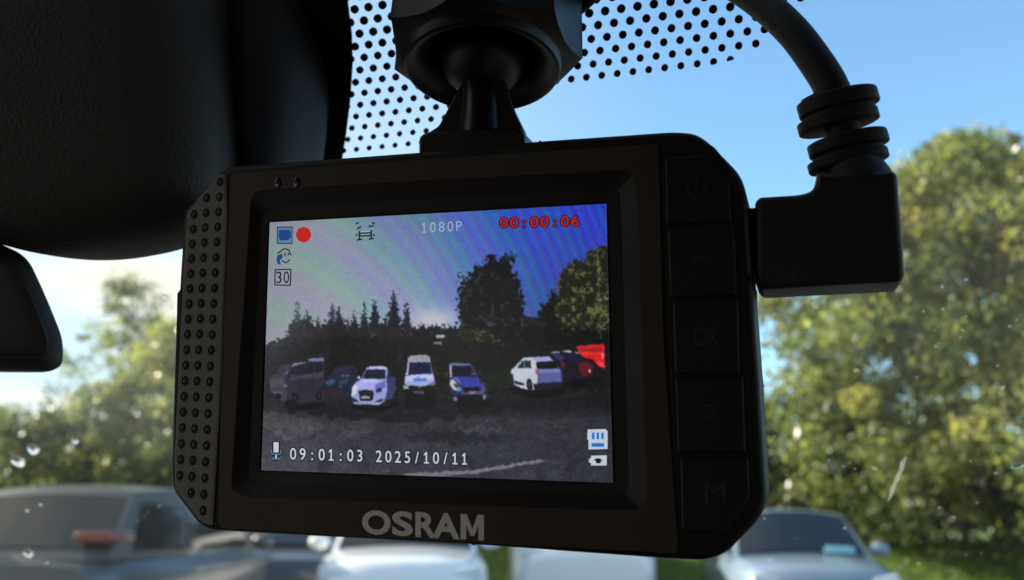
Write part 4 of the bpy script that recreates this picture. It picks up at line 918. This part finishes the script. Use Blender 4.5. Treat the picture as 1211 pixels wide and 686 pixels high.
b2 = strokes([(336, 294, 328, 300), (336, 294, 342, 296), (342, 296, 344, 302), (333, 308, 338, 311), (338, 311, 343, 307), (337, 299, 337, 303), (341, 299, 341, 302)], 1.5, .85)
sobj('hand_icon', b2, EK); sobj('hand_icon', flat([[(328, 302), (333, 300), (335, 304), (331, 308), (332, 313), (328, 312), (327, 306)]], .84), EDB)
sobj('loop_icon', strokes([(325.5, 319, 344, 318.5), (344, 318.5, 343.5, 337.5), (343.5, 337.5, 325, 337), (325, 337, 325.5, 319)], 1.4, .85), EK)
sobj('loop_icon', text_bm([('3', (326.8, 321.5), (333, 321), (333, 335), (326.8, 335), .0, True), ('0', (335.3, 321), (342, 321), (342, 335), (335.3, 335), .0, True)], .84), EK)
b2 = strokes([(422, 271, 427, 268), (442, 267, 436, 268), (425, 273, 425, 283), (439, 272, 439, 282), (425, 276, 439, 275.4), (425, 279, 439, 278.4), (422, 284, 428, 283), (436, 283, 442, 282), (421, 265, 424, 263), (443, 265, 440, 263), (423, 277, 421, 279), (441, 277, 443, 279)], 1.7, .85)
sobj('crash_icon', b2, EK)
sobj('crash_icon', strokes([(427, 277.6, 437, 277.1), (427, 274, 437, 273.5)], 1.1, .84), EG)
sobj('microphone_icon', flat([[(322, 522), (331, 522), (331, 534), (334, 534), (333, 539), (328, 541), (328, 544), (332, 545), (321, 545), (325, 543), (325, 540), (320, 538), (319, 533), (322, 533)]], .86), EK)
sobj('microphone_icon', flat([[(323.5, 523), (329.5, 523), (329.5, 535), (323.5, 535)], rect(325.6, 538, 327.4, 542)], .84), EW)
sobj('microphone_icon', strokes([(320.5, 532, 321.5, 537), (321.5, 537, 331.5, 537.5), (331.5, 537.5, 332.5, 532.5), (322, 542.5, 331, 543)], 1.3, .84), ESK)
sobj('card_icon', flat([[(695, 508), (716, 507.5), (718.5, 510), (718.5, 531), (696, 531.5), (696, 521), (694.5, 519)]], .86), EW)
sobj('card_icon', flat([rect(700, 511.5, 703, 519.5), rect(705.5, 511.5, 708.5, 519.5), rect(711, 511.5, 714, 519.5), rect(699.5, 524, 714.5, 528.5)], .84), EB)
sobj('battery_icon', flat([[(699, 539), (717.5, 538.5), (717.5, 550.5), (699, 550.5), (699, 547.5), (696.5, 547), (696.5, 542.5), (699, 542)]], .86), EW)
sobj('battery_icon', flat([[(702, 544.2), (705, 542), (710, 542), (711, 544), (713.5, 544.5), (711, 545.5), (710, 548), (705, 548), (704.8, 545.5)]], .84), EK)
# ------------------------------------------------------------------ mount: foot, stem, ball and clamp nut
mfoot = thing('camera_mount', 'black ball-joint mount holding the dash camera from above, with a lobed clamp nut', 'camera mount', mat4=dmat)
dobj('foot', slab_bm(round_poly(D([(497, 192), (497, 163), (506, 157), (612, 151), (622, 158), (622, 186)], 3), [0, 1, 1, 1, 1, 0], 3), 2.2, 11, .5, 3), M['gloss'], mfoot)
dobj('rib', slab_bm(round_poly(D([(503, 161), (520, 150), (536, 120), (548, 98), (598, 96), (604, 122), (621, 157), (612, 160)], 6), [0, .5, 1, .5, .5, 1, .3, 0], 3), 5.4, 7.2, .25, 2), M['gloss'], mfoot)
def DP(px, py, y): a = DL(px, py, y); return Vector((a[0], y, a[1]))
s0, s1 = DP(570, 168, 6.3), DP(571, 84, 8.0)
dobj('stem', tube_bm([s0, s0.lerp(s1, .3), s0.lerp(s1, .62), s1], [4.2, 3.9, 3.5, 3.6], 32), M['gloss'], mfoot)
# ball and nut in world space
zb = .1655
bc = c2w(np.array(ray(571, 66)) * zb)
axc = cdir((.035, -math.cos(R(21)), math.sin(R(21)))).normalized()
q = axc.to_track_quat('Z', 'Y')
nm = Matrix.Translation(bc) @ q.to_matrix().to_4x4()
def wobj(name, bm, m, par, mat4, **k):
    for v in bm.verts: v.co = (dmat.inverted() @ mat4) @ (v.co * .001)
    return bm_obj(name, bm, m, par, **k)
b2 = bmesh.new(); bmesh.ops.create_uvsphere(b2, u_segments=48, v_segments=28, radius=7.6)
wobj('ball', b2, M['mount'], mfoot, nm)
def nut_bm():
    """seven-lobed nut: a cone at the mouth meets the scalloped flanks"""
    bn = bmesh.new(); n = 280; rings = []
    def RR(a): return 17.9 - 2.5 * abs(math.sin(3.5 * a)) ** .75
    for (r, z) in [(8.2, 7), (8.6, 4), (9.6, 1), (10.6, -1.0), (11.6, -2.3), (12.6, -3.1), (13.2, -3.3), (13.7, -3.0), (13.9, -2.3), (14.0, -1.4)]:
        rings.append([(r * math.cos(2 * math.pi * k_ / n), r * math.sin(2 * math.pi * k_ / n), z) for k_ in range(n)])
    for f in (.1, .96, 1.0):
        rings.append([((14 + (RR(a) - 14) * f) * math.cos(a + NUT0), (14 + (RR(a) - 14) * f) * math.sin(a + NUT0), -1.3 + (RR(a) - 14) * .6 * f) for a in [2 * math.pi * k_ / n for k_ in range(n)]])
    for z in (6, 9, 14, 18):
        rings.append([((RR(a) - .02 * z) * math.cos(a + NUT0), (RR(a) - .02 * z) * math.sin(a + NUT0), z) for a in [2 * math.pi * k_ / n for k_ in range(n)]])
    rings.append([(9 * math.cos(2 * math.pi * k_ / n), 9 * math.sin(2 * math.pi * k_ / n), 19) for k_ in range(n)])
    sh = round(NUT0 / (2 * math.pi) * n)
    for i in list(range(10)) + [len(rings) - 1]: rings[i] = rings[i][sh:] + rings[i][:sh]
    vr = [[bn.verts.new(p) for p in r] for r in rings]
    for a, b_ in zip(vr[:-1], vr[1:]):
        for i in range(n): bn.faces.new((a[i], a[(i + 1) % n], b_[(i + 1) % n], b_[i]))
    return bn
NUT0 = R(46)
wobj('clamp_nut', nut_bm(), M['mount'], mfoot, nm, sharp=24)
wobj('inner_ring', lathe_bm([(8.3, 3.5), (8.9, .8), (9.7, -.4), (10.1, -.2), (10.0, 2)], 96), M['gloss'], mfoot, nm, sharp=28)
# pad stuck to the glass, above the picture
pc = bc + axc * .020
wpx = pc - WO; dist = -wpx.dot(WN)
b2 = tube_bm([Vector((0, 0, 0)), Vector((0, dist * .8, 0)), Vector((0, dist - .001, 0))], [.011, .014, .016], 40)
for v in b2.verts: v.co = dmat.inverted() @ (pc + WX * v.co.x + WN * v.co.y + WZ * v.co.z)
bm_obj('adhesive_pad', b2, M['mount'], mfoot)

# ------------------------------------------------------------------ angled plug and cable
plug = thing('power_cable', 'thick black power cable with right-angle plug on the right side of the camera', 'power cable', mat4=dmat)
yp = 6.0
po = D([(893, 240), (898, 234), (946, 231), (962, 226), (966, 206), (1056, 203), (1061, 208), (1070, 326), (1064, 334), (900, 343), (893, 336)], yp - 4)
dobj('plug_housing', slab_bm(round_poly(po, [.5, .8, .8, 1.2, .4, .8, .5, 1, 1.2, 1.2, .6], 4), yp - 5, yp + 6, 1.0, 5), M['plug'], plug, sharp=60)
dobj('plug_collar', slab_bm(round_poly(D([(880, 247), (896, 247), (896, 326), (884, 328)], yp - 2), .3, 2), yp - 3, yp + 3, .4, 3), mat('plug_collar', (.05, .022, .014), .45), plug)
dobj('contact_strip', slab_bm(D([(884, 318.5), (896, 317.5), (896, 320.5), (884, 321.5)], yp - 3.2), yp - 3.15, yp - 2.4, .05, 1), M['copper'], plug)
# strain relief: core and staggered ribs along a leaning axis
A0, A1 = DP(1012, 208, yp), DP(985, 112, yp)
ax = (A1 - A0).normalized(); sx = ax.cross(Vector((0, 1, 0))).normalized()
dobj('strain_relief', tube_bm([A0 - ax * 1.5, A0, A0.lerp(A1, .12), A0.lerp(A1, .2), A0.lerp(A1, .8), A1 + ax], [5.2, 4.8, 4.2, 2.6, 2.6, 2.8], 28), M['rubber'], plug)
def rib_ring(t0, t1, r0, sh, tilt):
    """a flat oblong collar round the axis, with crisp rounded edges"""
    L_ = (A1 - A0).length * (t1 - t0); e = .28
    b3 = lathe_bm([(.5, 0), (r0 - e, 0), (r0 - e * .3, e * .3), (r0, e), (r0, L_ - e), (r0 - e * .3, L_ - e * .3), (r0 - e, L_), (.5, L_)], 48)
    p0 = A0.lerp(A1, t0)
    for v in b3.verts:
        x_, y_, z_ = v.co
        v.co = p0 + sx * (x_ + sh) + Vector((0, 1, 0)) * (y_ * .62) + ax * (z_ + tilt * x_ * .1)
    return b3
Lr = (A1 - A0).length
for (t0, t1, r_, sh, tl) in [(.13, .25, 5.9, .5, .3), (.245, .31, 5.0, .1, .3), (.305, .46, 5.9, -.15, .3), (.60, .74, 6.0, .35, .3), (.735, .80, 5.2, .0, .3), (.795, .97, 6.0, -.35, .3), (.96, 1.02, 4.0, .9, .3)]:
    dobj('strain_relief_rib', rib_ring(t0, t1, r_, sh, tl), M['rubber'], plug, sharp=50)
cp = [A1 - ax * 2, A1 + ax * 1.5] + [DP(px, py, y) for px, py, y in [(964, 72, 6.5), (938, 38, 8), (906, 8, 11), (868, -18, 15), (810, -48, 20), (740, -75, 26), (640, -100, 30), (520, -190, 33), (380, -330, 36), (200, -520, 40)]]
dobj('cord', tube_bm(smooth_curve(cp, 10), 2.65, 28), M['rubber'], plug)
b3 = tube_bm(smooth_curve([DP(672, 20, 24), DP(690, 5, 22), DP(712, -14, 20), DP(760, -40, 18)], 8), 1.3, 12)
dobj('thin_lead', b3, M['rubber'], plug)

# ------------------------------------------------------------------ grained cover and interior mirror at the left
def cover(name, px_outline, depth, thick, bulge, m, parent, mat_inv, rnd, seg=14, bev=.012):
    """a domed shell: outline, rounded rim, gently bulged face, closed at the back"""
    pts = round_poly([((x - CX) / F * (depth + bev), -(y - CY) / F * (depth + bev)) for x, y in px_outline], rnd, 8)
    c_ = (sum(p[0] for p in pts) / len(pts), sum(p[1] for p in pts) / len(pts)); rs_ = resample(pts, 240, c_); rm = min(math.hypot(p[0] - c_[0], p[1] - c_[1]) for p in rs_)
    b4 = bmesh.new(); vr = []
    prof_ = [(1, thick), (1, (thick + bev) / 2)] + [(f, bev * (1 - math.sqrt(max(0, 1 - f ** 5)))) for f in [math.sin(t_) ** .5 for t_ in np.linspace(math.pi / 2, .02, 26)]]
    for f_, d_ in prof_:
        k_ = 1 + max(0, d_ - bev) / (depth + bev) * 1.06
        vr.append([b4.verts.new(mat_inv @ c2w(((c_[0] + (p[0] - c_[0]) * f_) * k_, -(c_[1] + (p[1] - c_[1]) * f_) * k_, depth + d_))) for p in rs_])
    for a, b_ in zip(vr[:-1], vr[1:]):
        for i in range(240): b4.faces.new((a[i], a[(i + 1) % 240], b_[(i + 1) % 240], b_[i]))
    b4.faces.new(vr[0]); b4.faces.new(vr[-1])
    return bm_obj(name, b4, m, parent, sharp=50)
croot_loc = c2w((-.08, -.06, .15)); cinv = Matrix.Translation(croot_loc).inverted()
sens = thing('sensor_cover', 'large dark grained plastic cover at the top left of the windscreen', 'sensor cover', loc=croot_loc)
cover('grained_shell', [(-330, -260), (268, -260), (270, 0), (280, 110), (288, 200), (284, 262), (240, 287), (205, 298), (150, 308), (95, 308), (40, 299), (0, 288), (-120, 240), (-330, 150)], .178, .022, .008, M['cover'], sens, cinv,
      [.01, .01, .05, .05, .03, .012, .01, .02, .02, .02, .02, .02, .02, .01], 10, .018)
# added upright panel, bluish reflection tinted into its colour, right of the grained shell
ps = []
b4 = bmesh.new(); rows = []
for j, py in enumerate(np.linspace(-170, 214, 14)):
    row = []
    xl, xr = np.interp(py, [-170, 0, 214], [205, 218, 234]), np.interp(py, [-170, 0, 60, 130, 214], [385, 388, 390, 386, 376])
    for i in range(17):
        u = i / 16; x = xl + (xr - xl) * u; d = .204 - .012 * math.sin(math.pi * u)
        row.append(b4.verts.new(cinv @ c2w(np.array(ray(x, py)) * d)))
    rows.append(row)
for a, b_ in zip(rows[:-1], rows[1:]):
    for i in range(16): b4.faces.new((a[i], a[i + 1], b_[i + 1], b_[i]))
r_ = bmesh.ops.extrude_face_region(b4, geom=list(b4.faces))
for v in [e for e in r_['geom'] if isinstance(e, bmesh.types.BMVert)]: v.co += CF * .003
bm_obj('added_bluish_sheen_panel', b4, mat('bluish_sheen_tint', (.030, .038, .050), .62, spec=.35), sens)
mloc = c2w((-.13, .01, .2)); minv = Matrix.Translation(mloc).inverted()
mir = thing('interior_mirror', 'dark interior mirror housing poking in from the left edge below the cover', 'rear-view mirror', loc=mloc)
cover('housing', [(-420, 200), (-60, 262), (0, 288), (32, 303), (52, 345), (75, 402), (74, 432), (60, 440), (0, 440), (-420, 425)], .185, .026, .002, M['cabind'], mir, minv, [.01, .01, .01, .006, .01, .01, .004, .004, .01, .01], 8, .006)
cover('mirror_glass', [(-400, 225), (-60, 285), (0, 308), (22, 318), (40, 355), (58, 402), (56, 422), (0, 424), (-400, 408)], .1835, .0015, 0.0001, mat('mirror_silver', (.05, .05, .05), .3), mir, minv, [.01, .01, .01, .006, .01, .01, .004, .004, .01, .01], 3, .0008)

# ------------------------------------------------------------------ the cabin round us
cab = thing('car_interior', 'dim brown cabin of the car the photo is taken from', 'car interior', (0, 0, 0))
def box(name, x0, x1, y0, y1, z0, z1, m, par=cab):
    b5 = bmesh.new(); bmesh.ops.create_cube(b5, size=1)
    for v in b5.verts: v.co = Vector(((x0 + x1) / 2 + v.co.x * (x1 - x0), (y0 + y1) / 2 + v.co.y * (y1 - y0), (z0 + z1) / 2 + v.co.z * (z1 - z0)))
    bmesh.ops.bevel(b5, geom=list(b5.edges), offset=.012, segments=2, affect='EDGES')
    return bm_obj(name, b5, m, par)
box('headliner', -.78, .78, -1.6, .085, 1.50, 1.55, M['cabin'])
box('header_rail', -.78, .78, .02, .10, 1.475, 1.50, M['cabin'])
box('dashboard', -.75, .75, .42, .80, .62, .92, M['cabind'])
box('floor', -.78, .78, -1.6, .8, .20, .28, M['cabind'])
box('rear_panel', -.78, .78, -1.68, -1.6, .28, 1.55, M['cabin'])
for s in (-1, 1):
    box('door_panel', s * .78 - .03, s * .78 + .03, -1.6, .8, .28, .98, M['cabin'])
    box('door_pillar', s * .76 - .03, s * .76 + .03, -.62, -.42, .98, 1.52, M['cabin'])
    box('rear_quarter', s * .77 - .03, s * .77 + .03, -1.6, -1.1, .98, 1.52, M['cabin'])
    bmp = tube_bm([(s * .74, .78, .92), (s * .72, .45, 1.22), (s * .70, .10, 1.49)], .045, 10)
    bm_obj('windscreen_pillar', bmp, M['cabin'], cab)
    x = s * .38
    st = bpy.data.objects.new('seat', None); col.objects.link(st); st.location = (x, -.55, .28); st.parent = cab
    for nm_, pts_, th in (('cushion', [(-.25, .14), (.25, .14), (.25, .30), (-.25, .30)], (-.05, .5)), ('backrest', [(-.24, .30), (.24, .30), (.20, .92), (-.20, .92)], (-.28, -.12)), ('headrest', [(-.13, .93), (.13, .93), (.12, 1.10), (-.12, 1.10)], (-.26, -.16))):
        b6 = slab_bm(round_poly(pts_, .05, 4), th[0], th[1], .04, 3); bm_obj(nm_, b6, M['cabin'], st)
